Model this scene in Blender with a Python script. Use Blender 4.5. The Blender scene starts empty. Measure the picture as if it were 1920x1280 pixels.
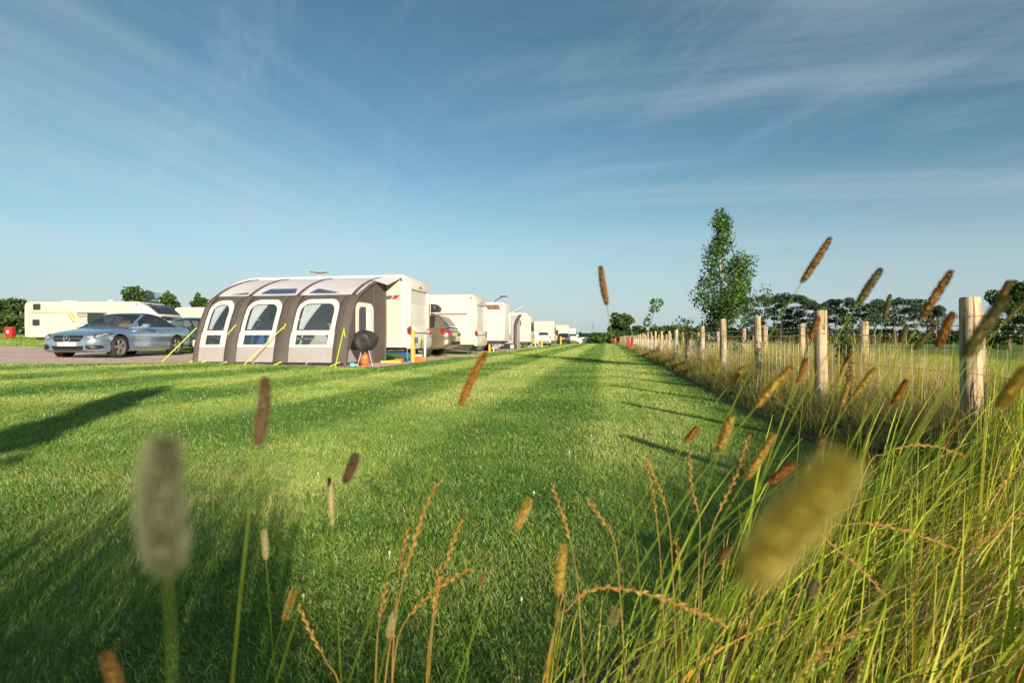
import bpy, bmesh, math, random
import numpy as np
from mathutils import Vector, Matrix
from mathutils.bvhtree import BVHTree
rnd = random.Random(11)
rng = np.random.default_rng(5)
R = math.radians
sc = bpy.context.scene
COL = sc.collection
# ---------------------------------------------------------------- layout frame
# camera at the origin 0.8 m above the mown strip, looking along +Y.  The strip, the fences and the row of
# pitches share a frame turned by TH: S(lx, ly) gives the world position of a point lx across, ly along the strip
TH = R(10.04); CT, ST = math.cos(TH), math.sin(TH)
CAMH = 0.8
SUN_AZ = math.atan2(0.37, -0.93)      # direction towards the sun, behind the camera to the right
SUN_EL = R(15.5)
def S(lx, ly): return (lx*CT + ly*ST, -lx*ST + ly*CT)
def Sinv(x, y): return (x*CT - y*ST, x*ST + y*CT)
def gz(x, y):
    """height of the ground: level on the strip, rising gently to the left"""
    x = np.asarray(x, dtype=float); y = np.asarray(y, dtype=float)
    a = np.clip(0.5 - x, 0, 60.0)
    z = 0.0175*a*a/(a + 1.5) + 0.0011*np.clip(-14 - x, 0, 22)**2
    return z*np.clip((90 - np.abs(y))/40, 0.25, 1) - 0.006*np.clip(x - 8, 0, 250)
def g(x, y): return float(gz(x, y))
def at(px, py, Y):
    """point seen at pixel (px, py) of the 1920 photo at depth Y"""
    return Vector(((px - 960)/1000.0*Y, Y, CAMH - (py - 634)/1000.0*Y))
# ---------------------------------------------------------------- objects
def tag(o, label=None, cat=None, group=None, kind=None):
    if label: o['label'] = label
    if cat: o['category'] = cat
    if group: o['group'] = group
    if kind: o['kind'] = kind
    return o
def thing(name, label, cat, loc=(0, 0, 0), rz=0.0, group=None):
    o = bpy.data.objects.new(name, None); COL.objects.link(o)
    o.empty_display_size = 0.2
    o.location = loc; o.rotation_euler = (0, 0, rz)
    return tag(o, label, cat, group, 'thing')
def copy_tree(o, parent=None):
    c = o.copy(); COL.objects.link(c); c.parent = parent
    for ch in list(o.children): copy_tree(ch, c)
    return c
def raw_mesh(name, co, faces_v, nper, attrs=None, mat=None, parent=None, matidx=None, smooth=False):
    """numpy arrays -> one mesh object; every face has nper corners"""
    me = bpy.data.meshes.new(name)
    nv = len(co); nf = len(faces_v)
    me.vertices.add(nv); me.vertices.foreach_set('co', np.ascontiguousarray(co, dtype=np.float32).ravel())
    me.loops.add(nf*nper); me.loops.foreach_set('vertex_index', np.ascontiguousarray(faces_v, dtype=np.int32).ravel())
    me.polygons.add(nf)
    me.polygons.foreach_set('loop_start', np.arange(0, nf*nper, nper, dtype=np.int32))
    if matidx is not None: me.polygons.foreach_set('material_index', np.ascontiguousarray(matidx, dtype=np.int32))
    me.polygons.foreach_set('use_smooth', np.full(nf, smooth, dtype=bool))
    me.update(calc_edges=True)
    for k, a in (attrs or {}).items():
        at_ = me.attributes.new(k, 'FLOAT', 'POINT'); at_.data.foreach_set('value', np.ascontiguousarray(a, dtype=np.float32))
    for m in (mat if isinstance(mat, (list, tuple)) else [mat]):
        if m: me.materials.append(m)
    o = bpy.data.objects.new(name, me); COL.objects.link(o)
    if parent: o.parent = parent
    return o
class MB:
    """collects shapes; build() links them as ONE mesh object"""
    def __init__(s): s.v = []; s.f = []; s.mi = []; s.cur = 0
    def add(s, vs, fs, M=None):
        b = len(s.v)
        for v in vs:
            v = Vector(v)
            s.v.append(tuple(M @ v) if M is not None else tuple(v))
        for f in fs: s.f.append(tuple(b + i for i in f)); s.mi.append(s.cur)
        return s
    def box(s, x0, x1, y0, y1, z0, z1, M=None, c=0.0):
        if c <= 0:
            vs = [(x, y, z) for x in (x0, x1) for y in (y0, y1) for z in (z0, z1)]
            return s.add(vs, [(0,1,3,2),(4,6,7,5),(0,4,5,1),(2,3,7,6),(0,2,6,4),(1,5,7,3)], M)
        bm = bmesh.new(); bmesh.ops.create_cube(bm, size=1)
        for v in bm.verts:
            v.co = Vector(((x0+x1)/2 + v.co.x*(x1-x0), (y0+y1)/2 + v.co.y*(y1-y0), (z0+z1)/2 + v.co.z*(z1-z0)))
        bmesh.ops.bevel(bm, geom=bm.edges[:], offset=c, segments=2, affect='EDGES', profile=0.6)
        return s.addbm(bm, M)
    def addbm(s, bm, M=None):
        bm.verts.index_update()
        s.add([v.co[:] for v in bm.verts], [[v.index for v in f.verts] for f in bm.faces], M); bm.free(); return s
    def tube(s, pts, r, n=8, cap=True, M=None):
        pts = [Vector(p) for p in pts]; k = len(pts)
        rs = r if isinstance(r, (list, tuple)) else [r]*k
        vs = []; fs = []; up = None
        for i, p in enumerate(pts):
            d = (pts[min(i+1, k-1)] - pts[max(i-1, 0)])
            d = d.normalized() if d.length > 1e-9 else Vector((0, 0, 1))
            if up is None: up = d.orthogonal().normalized()
            a = (up - d*up.dot(d)); a = a.normalized() if a.length > 1e-6 else d.orthogonal().normalized()
            up = a; b = d.cross(a)
            for j in range(n):
                t = 2*math.pi*j/n
                vs.append(p + (a*math.cos(t) + b*math.sin(t))*rs[i])
        for i in range(k-1):
            for j in range(n):
                j2 = (j+1) % n
                fs.append((i*n+j, i*n+j2, (i+1)*n+j2, (i+1)*n+j))
        if cap: fs.append(tuple(range(n-1, -1, -1))); fs.append(tuple((k-1)*n+j for j in range(n)))
        return s.add(vs, fs, M)
    def lathe(s, prof, n=24, M=None, cap=False):
        """prof = [(r, z)...] turned about Z"""
        vs = []; fs = []; k = len(prof)
        for (r, z) in prof:
            for j in range(n):
                t = 2*math.pi*j/n; vs.append((r*math.cos(t), r*math.sin(t), z))
        for i in range(k-1):
            for j in range(n):
                j2 = (j+1) % n; fs.append((i*n+j, i*n+j2, (i+1)*n+j2, (i+1)*n+j))
        if cap: fs.append(tuple(range(n-1, -1, -1))); fs.append(tuple((k-1)*n+j for j in range(n)))
        return s.add(vs, fs, M)
    def prism(s, poly, a0, a1, plane='xz', M=None, bevel=0.0, seg=3, sel=None):
        """poly in the plane, pushed from a0 to a1 along the third axis, outer rims bevelled"""
        def p3(u, v, w): return {'xz': (u, w, v), 'yz': (w, u, v), 'xy': (u, v, w)}[plane]
        bm = bmesh.new()
        A = [bm.verts.new(p3(u, v, a0)) for u, v in poly]; B = [bm.verts.new(p3(u, v, a1)) for u, v in poly]
        n = len(poly); bm.faces.new(A); bm.faces.new(B[::-1])
        for i in range(n): bm.faces.new((A[i], B[i], B[(i+1) % n], A[(i+1) % n]))
        bmesh.ops.recalc_face_normals(bm, faces=bm.faces[:])
        if bevel > 0:
            bm.edges.ensure_lookup_table(); rim = set(A), set(B)
            ed = [e for e in bm.edges if (e.verts[0] in rim[0] and e.verts[1] in rim[0]) or (e.verts[0] in rim[1] and e.verts[1] in rim[1])]
            bmesh.ops.bevel(bm, geom=ed, offset=bevel, segments=seg, affect='EDGES', profile=0.5, clamp_overlap=True)
        return s.addbm(bm, M)
    def grid(s, P, flip=False, M=None):
        """P[i][j] points -> quads"""
        a = len(P); b = len(P[0]); vs = [p for row in P for p in row]; fs = []
        for i in range(a-1):
            for j in range(b-1):
                f = (i*b+j, (i+1)*b+j, (i+1)*b+j+1, i*b+j+1); fs.append(f[::-1] if flip else f)
        return s.add(vs, fs, M)
    def ring(s, A, B, M=None):
        n = len(A); return s.add(list(A)+list(B), [(i, (i+1) % n, n+(i+1) % n, n+i) for i in range(n)], M)
    def build(s, name, mat, parent=None, smooth=True, angle=35, loc=None, rz=None, recalc=False):
        me = bpy.data.meshes.new(name); me.from_pydata(s.v, [], s.f); me.update()
        ms = mat if isinstance(mat, (list, tuple)) else [mat]
        for m in ms: me.materials.append(m)
        if len(ms) > 1: me.polygons.foreach_set('material_index', s.mi)
        if recalc:
            bm = bmesh.new(); bm.from_mesh(me); bmesh.ops.remove_doubles(bm, verts=bm.verts[:], dist=1e-5)
            bmesh.ops.recalc_face_normals(bm, faces=bm.faces[:]); bm.to_mesh(me); bm.free()
        if smooth:
            me.polygons.foreach_set('use_smooth', [True]*len(me.polygons)); me.set_sharp_from_angle(angle=R(angle))
        o = bpy.data.objects.new(name, me); COL.objects.link(o)
        if parent is not None: o.parent = parent
        if loc is not None: o.location = loc
        if rz is not None: o.rotation_euler = (0, 0, rz)
        return o
def rrect(x0, x1, y0, y1, rt=0.0, rb=0.0, k=6, m=4):
    """rounded rectangle outline with a fixed number of points, so that two of them can be bridged"""
    pts = []
    rt = max(rt, 1e-4); rb = max(rb, 1e-4)
    cs = [(x1-rt, y1-rt, rt, 0), (x0+rt, y1-rt, rt, 90), (x0+rb, y0+rb, rb, 180), (x1-rb, y0+rb, rb, 270)]
    for (cx, cy, r, a0) in cs:
        for i in range(k+1):
            a = R(a0 + 90*i/k); pts.append((cx + r*math.cos(a), cy + r*math.sin(a)))
    out = []
    for i in range(4):
        seg = pts[i*(k+1):(i+1)*(k+1)]; out += seg
        a = seg[-1]; b = pts[((i+1) % 4)*(k+1)]
        for q in range(1, m): out.append((a[0]+(b[0]-a[0])*q/m, a[1]+(b[1]-a[1])*q/m))
    return out
# ---------------------------------------------------------------- materials
def nt(m):
    m.use_nodes = True; n = m.node_tree; n.nodes.clear(); return n, n.nodes, n.links
def mat(name, col, rough=0.5, metal=0.0, var=0.1, scale=6.0, bump=0.0, bscale=80.0, coat=0.0, spec=0.5, dirt=None, dirt_amt=0.35, trans=0.0, stretch=None):
    m = bpy.data.materials.new(name); n, N, L = nt(m)
    out = N.new('ShaderNodeOutputMaterial'); b = N.new('ShaderNodeBsdfPrincipled')
    b.inputs['Roughness'].default_value = rough; b.inputs['Metallic'].default_value = metal
    b.inputs['Coat Weight'].default_value = coat; b.inputs['Coat Roughness'].default_value = 0.05
    b.inputs['Specular IOR Level'].default_value = spec
    tc = N.new('ShaderNodeTexCoord'); src = tc.outputs['Object']
    if stretch:
        mp = N.new('ShaderNodeMapping'); mp.inputs['Scale'].default_value = stretch; L.new(src, mp.inputs['Vector']); src = mp.outputs['Vector']
    t = N.new('ShaderNodeTexNoise'); t.inputs['Scale'].default_value = scale; t.inputs['Detail'].default_value = 6
    L.new(src, t.inputs['Vector'])
    r = N.new('ShaderNodeValToRGB'); c = col
    r.color_ramp.elements[0].position = 0.3; r.color_ramp.elements[1].position = 0.7
    r.color_ramp.elements[0].color = tuple(max(0, x*(1-var)) for x in c) + (1,)
    r.color_ramp.elements[1].color = tuple(min(1, x*(1+var)) for x in c) + (1,)
    L.new(t.outputs['Fac'], r.inputs['Fac']); colout = r.outputs['Color']
    if dirt:
        t2 = N.new('ShaderNodeTexNoise'); t2.inputs['Scale'].default_value = scale*2.7; t2.inputs['Detail'].default_value = 8; t2.inputs['Roughness'].default_value = 0.7
        L.new(src, t2.inputs['Vector'])
        r2 = N.new('ShaderNodeValToRGB'); r2.color_ramp.elements[0].position = 0.52; r2.color_ramp.elements[1].position = 0.75
        r2.color_ramp.elements[0].color = (0, 0, 0, 1); r2.color_ramp.elements[1].color = (dirt_amt,)*3 + (1,)
        L.new(t2.outputs['Fac'], r2.inputs['Fac'])
        mx = N.new('ShaderNodeMix'); mx.data_type = 'RGBA'; L.new(r2.outputs['Color'], mx.inputs['Factor'])
        L.new(colout, mx.inputs['A']); mx.inputs['B'].default_value = tuple(dirt) + (1,); colout = mx.outputs['Result']
    L.new(colout, b.inputs['Base Color'])
    if bump > 0:
        t3 = N.new('ShaderNodeTexNoise'); t3.inputs['Scale'].default_value = bscale; t3.inputs['Detail'].default_value = 5
        L.new(src, t3.inputs['Vector'])
        bp = N.new('ShaderNodeBump'); bp.inputs['Strength'].default_value = bump; bp.inputs['Distance'].default_value = 0.02
        L.new(t3.outputs['Fac'], bp.inputs['Height']); L.new(bp.outputs['Normal'], b.inputs['Normal'])
    if trans > 0:
        tr = N.new('ShaderNodeBsdfTranslucent'); L.new(colout, tr.inputs['Color'])
        ms = N.new('ShaderNodeMixShader'); ms.inputs['Fac'].default_value = trans
        L.new(b.outputs['BSDF'], ms.inputs[1]); L.new(tr.outputs['BSDF'], ms.inputs[2]); L.new(ms.outputs['Shader'], out.inputs['Surface'])
    else: L.new(b.outputs['BSDF'], out.inputs['Surface'])
    return m
def leaf_mat(name, ramp, trans=0.35, rough=0.5, spec=0.3):
    """foliage whose colour follows each leaf's own 'tint' value"""
    m = bpy.data.materials.new(name); n, N, L = nt(m)
    out = N.new('ShaderNodeOutputMaterial'); a = N.new('ShaderNodeAttribute'); a.attribute_name = 'tint'
    r = N.new('ShaderNodeValToRGB'); cr = r.color_ramp
    while len(cr.elements) < len(ramp): cr.elements.new(0.5)
    for e, (p, c) in zip(cr.elements, ramp): e.position = p; e.color = tuple(c) + (1,)
    L.new(a.outputs['Fac'], r.inputs['Fac'])
    b = N.new('ShaderNodeBsdfPrincipled'); b.inputs['Roughness'].default_value = rough; b.inputs['Specular IOR Level'].default_value = spec
    L.new(r.outputs['Color'], b.inputs['Base Color'])
    t = N.new('ShaderNodeBsdfTranslucent'); L.new(r.outputs['Color'], t.inputs['Color'])
    ms = N.new('ShaderNodeMixShader'); ms.inputs['Fac'].default_value = trans
    L.new(b.outputs['BSDF'], ms.inputs[1]); L.new(t.outputs['BSDF'], ms.inputs[2]); L.new(ms.outputs['Shader'], out.inputs['Surface'])
    return m
def glass_mat(name, tint, clear=0.3, rough=0.03, bmp=0.06, bs=2.0):
    """vehicle or awning window: a tinted see-through sheet with reflections"""
    m = bpy.data.materials.new(name); n, N, L = nt(m)
    out = N.new('ShaderNodeOutputMaterial'); b = N.new('ShaderNodeBsdfPrincipled')
    b.inputs['Base Color'].default_value = tuple(tint) + (1,); b.inputs['Roughness'].default_value = rough
    b.inputs['Specular IOR Level'].default_value = 0.8
    t = N.new('ShaderNodeBsdfTransparent'); t.inputs['Color'].default_value = (0.86, 0.93, 0.97, 1)
    ms = N.new('ShaderNodeMixShader'); ms.inputs['Fac'].default_value = clear
    tc = N.new('ShaderNodeTexCoord'); tn = N.new('ShaderNodeTexNoise'); tn.inputs['Scale'].default_value = bs; L.new(tc.outputs['Object'], tn.inputs['Vector'])
    bp = N.new('ShaderNodeBump'); bp.inputs['Strength'].default_value = bmp; bp.inputs['Distance'].default_value = 0.05
    L.new(tn.outputs['Fac'], bp.inputs['Height']); L.new(bp.outputs['Normal'], b.inputs['Normal'])
    L.new(b.outputs['BSDF'], ms.inputs[1]); L.new(t.outputs['BSDF'], ms.inputs[2]); L.new(ms.outputs['Shader'], out.inputs['Surface'])
    return m
M = {}
M['cara_white'] = mat('caravan_white', (0.57, 0.545, 0.50), 0.32, var=0.03, scale=1.5, coat=0.3, dirt=(0.55, 0.52, 0.45), dirt_amt=0.12)
M['cara_grey'] = mat('caravan_grey_plastic', (0.50, 0.49, 0.46), 0.4, var=0.05, scale=2, dirt=(0.4, 0.38, 0.33), dirt_amt=0.2)
M['cara_cream'] = mat('caravan_cream', (0.53, 0.48, 0.41), 0.35, var=0.03, scale=1.5, coat=0.2, dirt=(0.5, 0.45, 0.36), dirt_amt=0.15)
M['dark_plastic'] = mat('dark_plastic', (0.025, 0.025, 0.028), 0.45, var=0.2)
M['chassis'] = mat('galvanised_chassis', (0.12, 0.12, 0.12), 0.55, 0.4, var=0.3)
M['rubber'] = mat('tyre_rubber', (0.018, 0.018, 0.019), 0.75, var=0.25, scale=20, dirt=(0.12, 0.1, 0.07), dirt_amt=0.4)
M['alloy'] = mat('alloy_rim', (0.62, 0.60, 0.57), 0.28, 0.9, var=0.08)
M['chrome'] = mat('chrome', (0.85, 0.85, 0.85), 0.08, 1.0, var=0.02)
M['red_lamp'] = mat('red_lens', (0.24, 0.015, 0.015), 0.15, var=0.15, coat=0.6)
M['amber_lamp'] = mat('amber_lens', (0.7, 0.25, 0.02), 0.15, var=0.15, coat=0.6)
M['clear_lamp'] = mat('clear_lens', (0.55, 0.56, 0.58), 0.12, 0.5, var=0.3, scale=14, coat=0.8)
M['plate_white'] = mat('plate_white', (0.8, 0.79, 0.75), 0.35, var=0.03)
M['plate_yellow'] = mat('plate_yellow', (0.8, 0.5, 0.03), 0.35, var=0.03)
M['black'] = mat('black_ink', (0.012, 0.012, 0.013), 0.5, var=0.1)
M['glass_dark'] = glass_mat('tinted_glass', (0.02, 0.025, 0.03), 0.12)
M['glass_clear'] = glass_mat('windscreen_glass', (0.03, 0.045, 0.06), 0.45)
M['pvc'] = glass_mat('clear_pvc', (0.12, 0.17, 0.24), 0.76, 0.05, 0.35, 3.5)
M['silver_blue'] = mat('silver_blue_paint', (0.26, 0.37, 0.50), 0.25, 0.6, var=0.03, scale=3, coat=1.0, dirt=(0.2, 0.22, 0.25), dirt_amt=0.15)
M['gold_paint'] = mat('gold_paint', (0.25, 0.215, 0.15), 0.28, 0.6, var=0.04, scale=3, coat=0.9, dirt=(0.2, 0.17, 0.12), dirt_amt=0.2)
M['navy_paint'] = mat('navy_paint', (0.025, 0.04, 0.07), 0.25, 0.4, var=0.08, scale=3, coat=1.0)
M['white_paint'] = mat('white_car_paint', (0.72, 0.72, 0.72), 0.28, 0.0, var=0.03, scale=3, coat=0.9)
M['soft_top'] = mat('soft_top_fabric', (0.016, 0.022, 0.04), 0.85, var=0.2, scale=30, bump=0.15, bscale=300)
M['interior'] = mat('car_interior', (0.20, 0.19, 0.18), 0.8, var=0.2)
M['awn_dark'] = mat('awning_charcoal_fabric', (0.078, 0.065, 0.060), 0.85, var=0.10, scale=3, bump=0.25, bscale=7, dirt=(0.14, 0.12, 0.10), dirt_amt=0.25)
M['awn_grey'] = mat('awning_grey_fabric', (0.30, 0.28, 0.295), 0.8, var=0.05, scale=3, bump=0.25, bscale=7, dirt=(0.25, 0.22, 0.19), dirt_amt=0.22)
M['awn_roof'] = mat('awning_roof_fabric', (0.49, 0.48, 0.525), 0.75, var=0.04, scale=2, bump=0.2, bscale=5)
M['awn_cream'] = mat('awning_cream_trim', (0.62, 0.575, 0.51), 0.75, var=0.04, scale=4, bump=0.2, bscale=9)
M['mud'] = mat('awning_mud_flap', (0.016, 0.016, 0.022), 0.55, var=0.2, bump=0.3, bscale=12)
M['roof_tint'] = glass_mat('roof_window_film', (0.05, 0.085, 0.15), 0.15, 0.08)
M['curtain'] = mat('white_curtain', (0.8, 0.79, 0.78), 0.9, var=0.04, trans=0.35)
M['hi_vis'] = mat('lime_webbing', (0.42, 0.50, 0.02), 0.7, var=0.08, scale=30)
M['bbq_cover'] = mat('black_cover_fabric', (0.030, 0.028, 0.034), 0.6, var=0.25, scale=10, bump=0.6, bscale=9)
M['alu'] = mat('aluminium_tube', (0.68, 0.67, 0.64), 0.35, 0.7, var=0.06)
M['gas_orange'] = mat('gas_bottle_orange', (0.45, 0.13, 0.03), 0.4, var=0.1, scale=9, dirt=(0.3, 0.1, 0.04), dirt_amt=0.4)
M['bollard'] = mat('ochre_bollard', (0.72, 0.36, 0.07), 0.6, var=0.12, scale=10, dirt=(0.4, 0.22, 0.08), dirt_amt=0.3)
M['white_pole'] = mat('white_pole', (0.74, 0.73, 0.70), 0.5, var=0.05)
M['blue_plastic'] = mat('blue_plastic', (0.03, 0.10, 0.32), 0.4, var=0.1)
M['cyan_plastic'] = mat('pale_blue_plastic', (0.10, 0.42, 0.60), 0.4, var=0.1)
M['red_plastic'] = mat('red_box_paint', (0.52, 0.025, 0.03), 0.42, var=0.1, dirt=(0.3, 0.02, 0.02), dirt_amt=0.4)
M['green_fabric'] = mat('dark_green_fabric', (0.02, 0.075, 0.05), 0.8, var=0.2)
M['yellow_plastic'] = mat('yellow_plastic', (0.75, 0.55, 0.05), 0.45, var=0.1)
M['steel'] = mat('grey_steel_wire', (0.22, 0.22, 0.23), 0.45, 0.7, var=0.2, scale=30)
M['bark'] = mat('bark', (0.13, 0.10, 0.075), 0.9, var=0.35, scale=14, bump=0.6, bscale=30, stretch=(1, 1, 0.3))
M['pine_bark'] = mat('pine_bark', (0.24, 0.15, 0.10), 0.9, var=0.35, scale=2, bump=0.6, bscale=5, stretch=(1, 1, 0.3))
M['birch_bark'] = mat('birch_bark', (0.30, 0.26, 0.22), 0.8, var=0.4, scale=12, bump=0.4, bscale=30, stretch=(1, 1, 2))
M['board_yellow'] = mat('yellow_board', (0.75, 0.62, 0.03), 0.5, var=0.08)
M['gold_trim'] = mat('gold_decal', (0.55, 0.33, 0.04), 0.35, var=0.06)
M['grey_trim'] = mat('grey_decal', (0.09, 0.085, 0.08), 0.4, var=0.08)
M['brown_trim'] = mat('brown_decal', (0.20, 0.09, 0.07), 0.4, var=0.08)
M['tan_seat'] = mat('tan_cushion', (0.55, 0.36, 0.20), 0.85, var=0.1)
M['wood'] = mat('table_wood', (0.45, 0.30, 0.17), 0.6, var=0.15, stretch=(1, 6, 6))
# ---------------------------------------------------------------- light, sky, camera
w = bpy.data.worlds.new('World'); sc.world = w; w.use_nodes = True
n = w.node_tree; N = n.nodes; L = n.links; N.clear()
wo = N.new('ShaderNodeOutputWorld'); bg = N.new('ShaderNodeBackground'); bg.inputs['Strength'].default_value = 0.0335
sky = N.new('ShaderNodeTexSky'); sky.sky_type = 'NISHITA'; sky.sun_disc = False
sky.sun_elevation = SUN_EL; sky.sun_rotation = SUN_AZ
sky.air_density = 1.0; sky.dust_density = 0.5; sky.ozone_density = 1.5; sky.altitude = 50
tc = N.new('ShaderNodeTexCoord')
sx = N.new('ShaderNodeSeparateXYZ'); L.new(tc.outputs['Generated'], sx.inputs['Vector'])
def mth(op, a=None, b=None, c=None):
    m = N.new('ShaderNodeMath'); m.operation = op
    for i, q in enumerate((a, b, c)):
        if q is None: continue
        if isinstance(q, (int, float)): m.inputs[i].default_value = q
        else: L.new(q, m.inputs[i])
    return m.outputs[0]
zz = mth('ADD', mth('MAXIMUM', sx.outputs['Z'], 0.0), 0.12)
cx = mth('DIVIDE', sx.outputs['X'], zz); cy = mth('DIVIDE', sx.outputs['Y'], zz)
cv = N.new('ShaderNodeCombineXYZ'); L.new(cx, cv.inputs['X']); L.new(cy, cv.inputs['Y'])
def cirrus(ang, along, across, lo, hi, seed, dist=0.5, rough=0.62):
    """fibrous cloud drawn out along one direction of the cloud layer"""
    m1 = N.new('ShaderNodeMapping'); m1.inputs['Rotation'].default_value = (0, 0, R(-ang)); L.new(cv.outputs['Vector'], m1.inputs['Vector'])
    m2 = N.new('ShaderNodeMapping'); m2.inputs['Scale'].default_value = (along, across, 1); m2.inputs['Location'].default_value = (seed, seed*0.7, seed*0.3)
    L.new(m1.outputs['Vector'], m2.inputs['Vector'])
    t = N.new('ShaderNodeTexNoise'); t.inputs['Scale'].default_value = 1.0; t.inputs['Detail'].default_value = 10
    t.inputs['Roughness'].default_value = rough; t.inputs['Distortion'].default_value = dist
    L.new(m2.outputs['Vector'], t.inputs['Vector'])
    mr = N.new('ShaderNodeMapRange'); mr.interpolation_type = 'SMOOTHSTEP'
    mr.inputs['From Min'].default_value = lo; mr.inputs['From Max'].default_value = hi
    L.new(t.outputs['Fac'], mr.inputs['Value']); return mr.outputs['Result']
def side(a, b):
    mr = N.new('ShaderNodeMapRange'); mr.interpolation_type = 'SMOOTHSTEP'; mr.inputs['From Min'].default_value = a; mr.inputs['From Max'].default_value = b
    L.new(sx.outputs['X'], mr.inputs['Value']); return mr.outputs['Result']
c1 = mth('MULTIPLY', cirrus(66, 0.20, 1.15, 0.41, 0.72, 27.3), side(0.15, -0.40))
c2 = mth('MULTIPLY', cirrus(166, 0.28, 1.9, 0.42, 0.74, 9.9, 0.4), side(-0.25, 0.2))
c3 = cirrus(125, 0.55, 1.9, 0.44, 0.80, 21.7, 1.3, 0.68)
cl = mth('ADD', mth('MULTIPLY', c1, 0.33), mth('MULTIPLY', c2, 0.25))
cl = mth('ADD', cl, mth('MULTIPLY', c3, 0.20))
fd_ = N.new('ShaderNodeMapRange'); fd_.inputs['From Min'].default_value = 0.0; fd_.inputs['From Max'].default_value = 0.14; L.new(sx.outputs['Z'], fd_.inputs['Value'])
cl = mth('MULTIPLY', mth('MINIMUM', cl, 0.75), fd_.outputs['Result'])
# thin haze low over the horizon
hz_ = N.new('ShaderNodeMapRange'); hz_.interpolation_type = 'SMOOTHSTEP'; hz_.inputs['From Min'].default_value = 0.30; hz_.inputs['From Max'].default_value = -0.02; L.new(sx.outputs['Z'], hz_.inputs['Value'])
hs = N.new('ShaderNodeHueSaturation'); hs.inputs['Saturation'].default_value = 1.03; hs.inputs['Hue'].default_value = 0.479
gm = N.new('ShaderNodeGamma'); gm.inputs['Gamma'].default_value = 1.2
L.new(sky.outputs['Color'], gm.inputs['Color']); L.new(gm.outputs['Color'], hs.inputs['Color'])
mx = N.new('ShaderNodeMix'); mx.data_type = 'RGBA'; L.new(cl, mx.inputs['Factor'])
hm = N.new('ShaderNodeMix'); hm.data_type = 'RGBA'; L.new(mth('MULTIPLY', hz_.outputs['Result'], 0.85), hm.inputs['Factor'])
L.new(hs.outputs['Color'], hm.inputs['A']); hm.inputs['B'].default_value = (5.4, 7.1, 8.0, 1)
L.new(hm.outputs['Result'], mx.inputs['A']); mx.inputs['B'].default_value = (7.0, 8.2, 8.8, 1)
L.new(mx.outputs['Result'], bg.inputs['Color']); L.new(bg.outputs['Background'], wo.inputs['Surface'])
sl = bpy.data.lights.new('sun', 'SUN'); sl.energy = 3.5; sl.angle = R(0.53); sl.color = (1.0, 0.85, 0.64)
so = bpy.data.objects.new('sun', sl); COL.objects.link(so)
sd = Vector((math.sin(SUN_AZ)*math.cos(SUN_EL), math.cos(SUN_AZ)*math.cos(SUN_EL), math.sin(SUN_EL)))
so.rotation_euler = (-sd).to_track_quat('-Z', 'Y').to_euler(); so.location = sd*50
cam = bpy.data.cameras.new('camera'); co = bpy.data.objects.new('camera', cam); COL.objects.link(co)
cam.sensor_width = 36; cam.lens = 18.75; cam.clip_start = 0.01; cam.clip_end = 6000
co.location = (0, 0, CAMH); co.rotation_euler = (R(90), 0, 0); cam.shift_y = -6/1920
cam.dof.use_dof = True; cam.dof.focus_distance = 4.0; cam.dof.aperture_fstop = 6.6
sc.camera = co
sc.view_settings.view_transform = 'Standard'; sc.view_settings.look = 'None'; sc.view_settings.gamma = 1.0
sc.view_settings.exposure = 1.32; sc.view_settings.use_curve_mapping = False
sc.cycles.max_bounces = 6; sc.cycles.diffuse_bounces = 3; sc.cycles.transparent_max_bounces = 12
sc.cycles.use_denoising = True
# ---------------------------------------------------------------- ground
def lawn_edge(ly):
    """across-strip position of the line where the mown lawn ends and the rough grass begins"""
    return np.interp(ly, [-7, -3, -1, 0, 1.3, 2.1, 3.2, 4.2, 200], [-3.2, -2.6, -1.5, -0.9, -0.05, 0.62, 1.32, 1.52, 1.52])
PADS = [(-10.6, -5.68, 12.62, 19.3)]            # gravel pitches (lx0, lx1, ly0, ly1)
for k_ in (20.6, 30.2, 40.0, 61.0, 80.0): PADS.append((-14.0, -5.45, k_, k_ + 4.2))
RFX = [-60, -40, -11.8, -10.1, -8.3]; RFY = [9.0, 10.0, 12.35, 13.1, 14.4]
RBX = [-60, -40, -22, -12, -8.3]; RBY = [34, 29, 23.5, 20.0, 19.6]
def on_gravel(lx, ly):
    m = np.zeros(np.shape(lx), dtype=bool)
    for (a, b, c, d) in PADS: m |= (lx > a) & (lx < b) & (ly > c) & (ly < d)
    x, y = S(np.asarray(lx), np.asarray(ly)); m |= (x < -8.6) & (y > np.interp(x, RFX, RFY)) & (y < np.interp(x, RBX, RBY))
    return m
def axis(parts):
    out = []
    for a, b, st in parts: out += list(np.arange(a, b, st))
    return np.array(out + [parts[-1][1]])
gxs = axis([(-900, -100, 80), (-100, -40, 6), (-40, 8, 1.0), (8, 100, 8), (100, 900, 80)])
gys = axis([(-120, -20, 20), (-20, 40, 1.0), (40, 120, 5), (120, 1500, 90)])
XX, YY = np.meshgrid(gxs, gys, indexing='ij')
co3 = np.stack([XX, YY, gz(XX, YY)], -1).reshape(-1, 3)
ni, nj = XX.shape
I, J = np.meshgrid(np.arange(ni-1), np.arange(nj-1), indexing='ij')
b0 = (I*nj + J).ravel(); fv = np.stack([b0, b0+nj, b0+nj+1, b0+1], -1)
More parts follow.
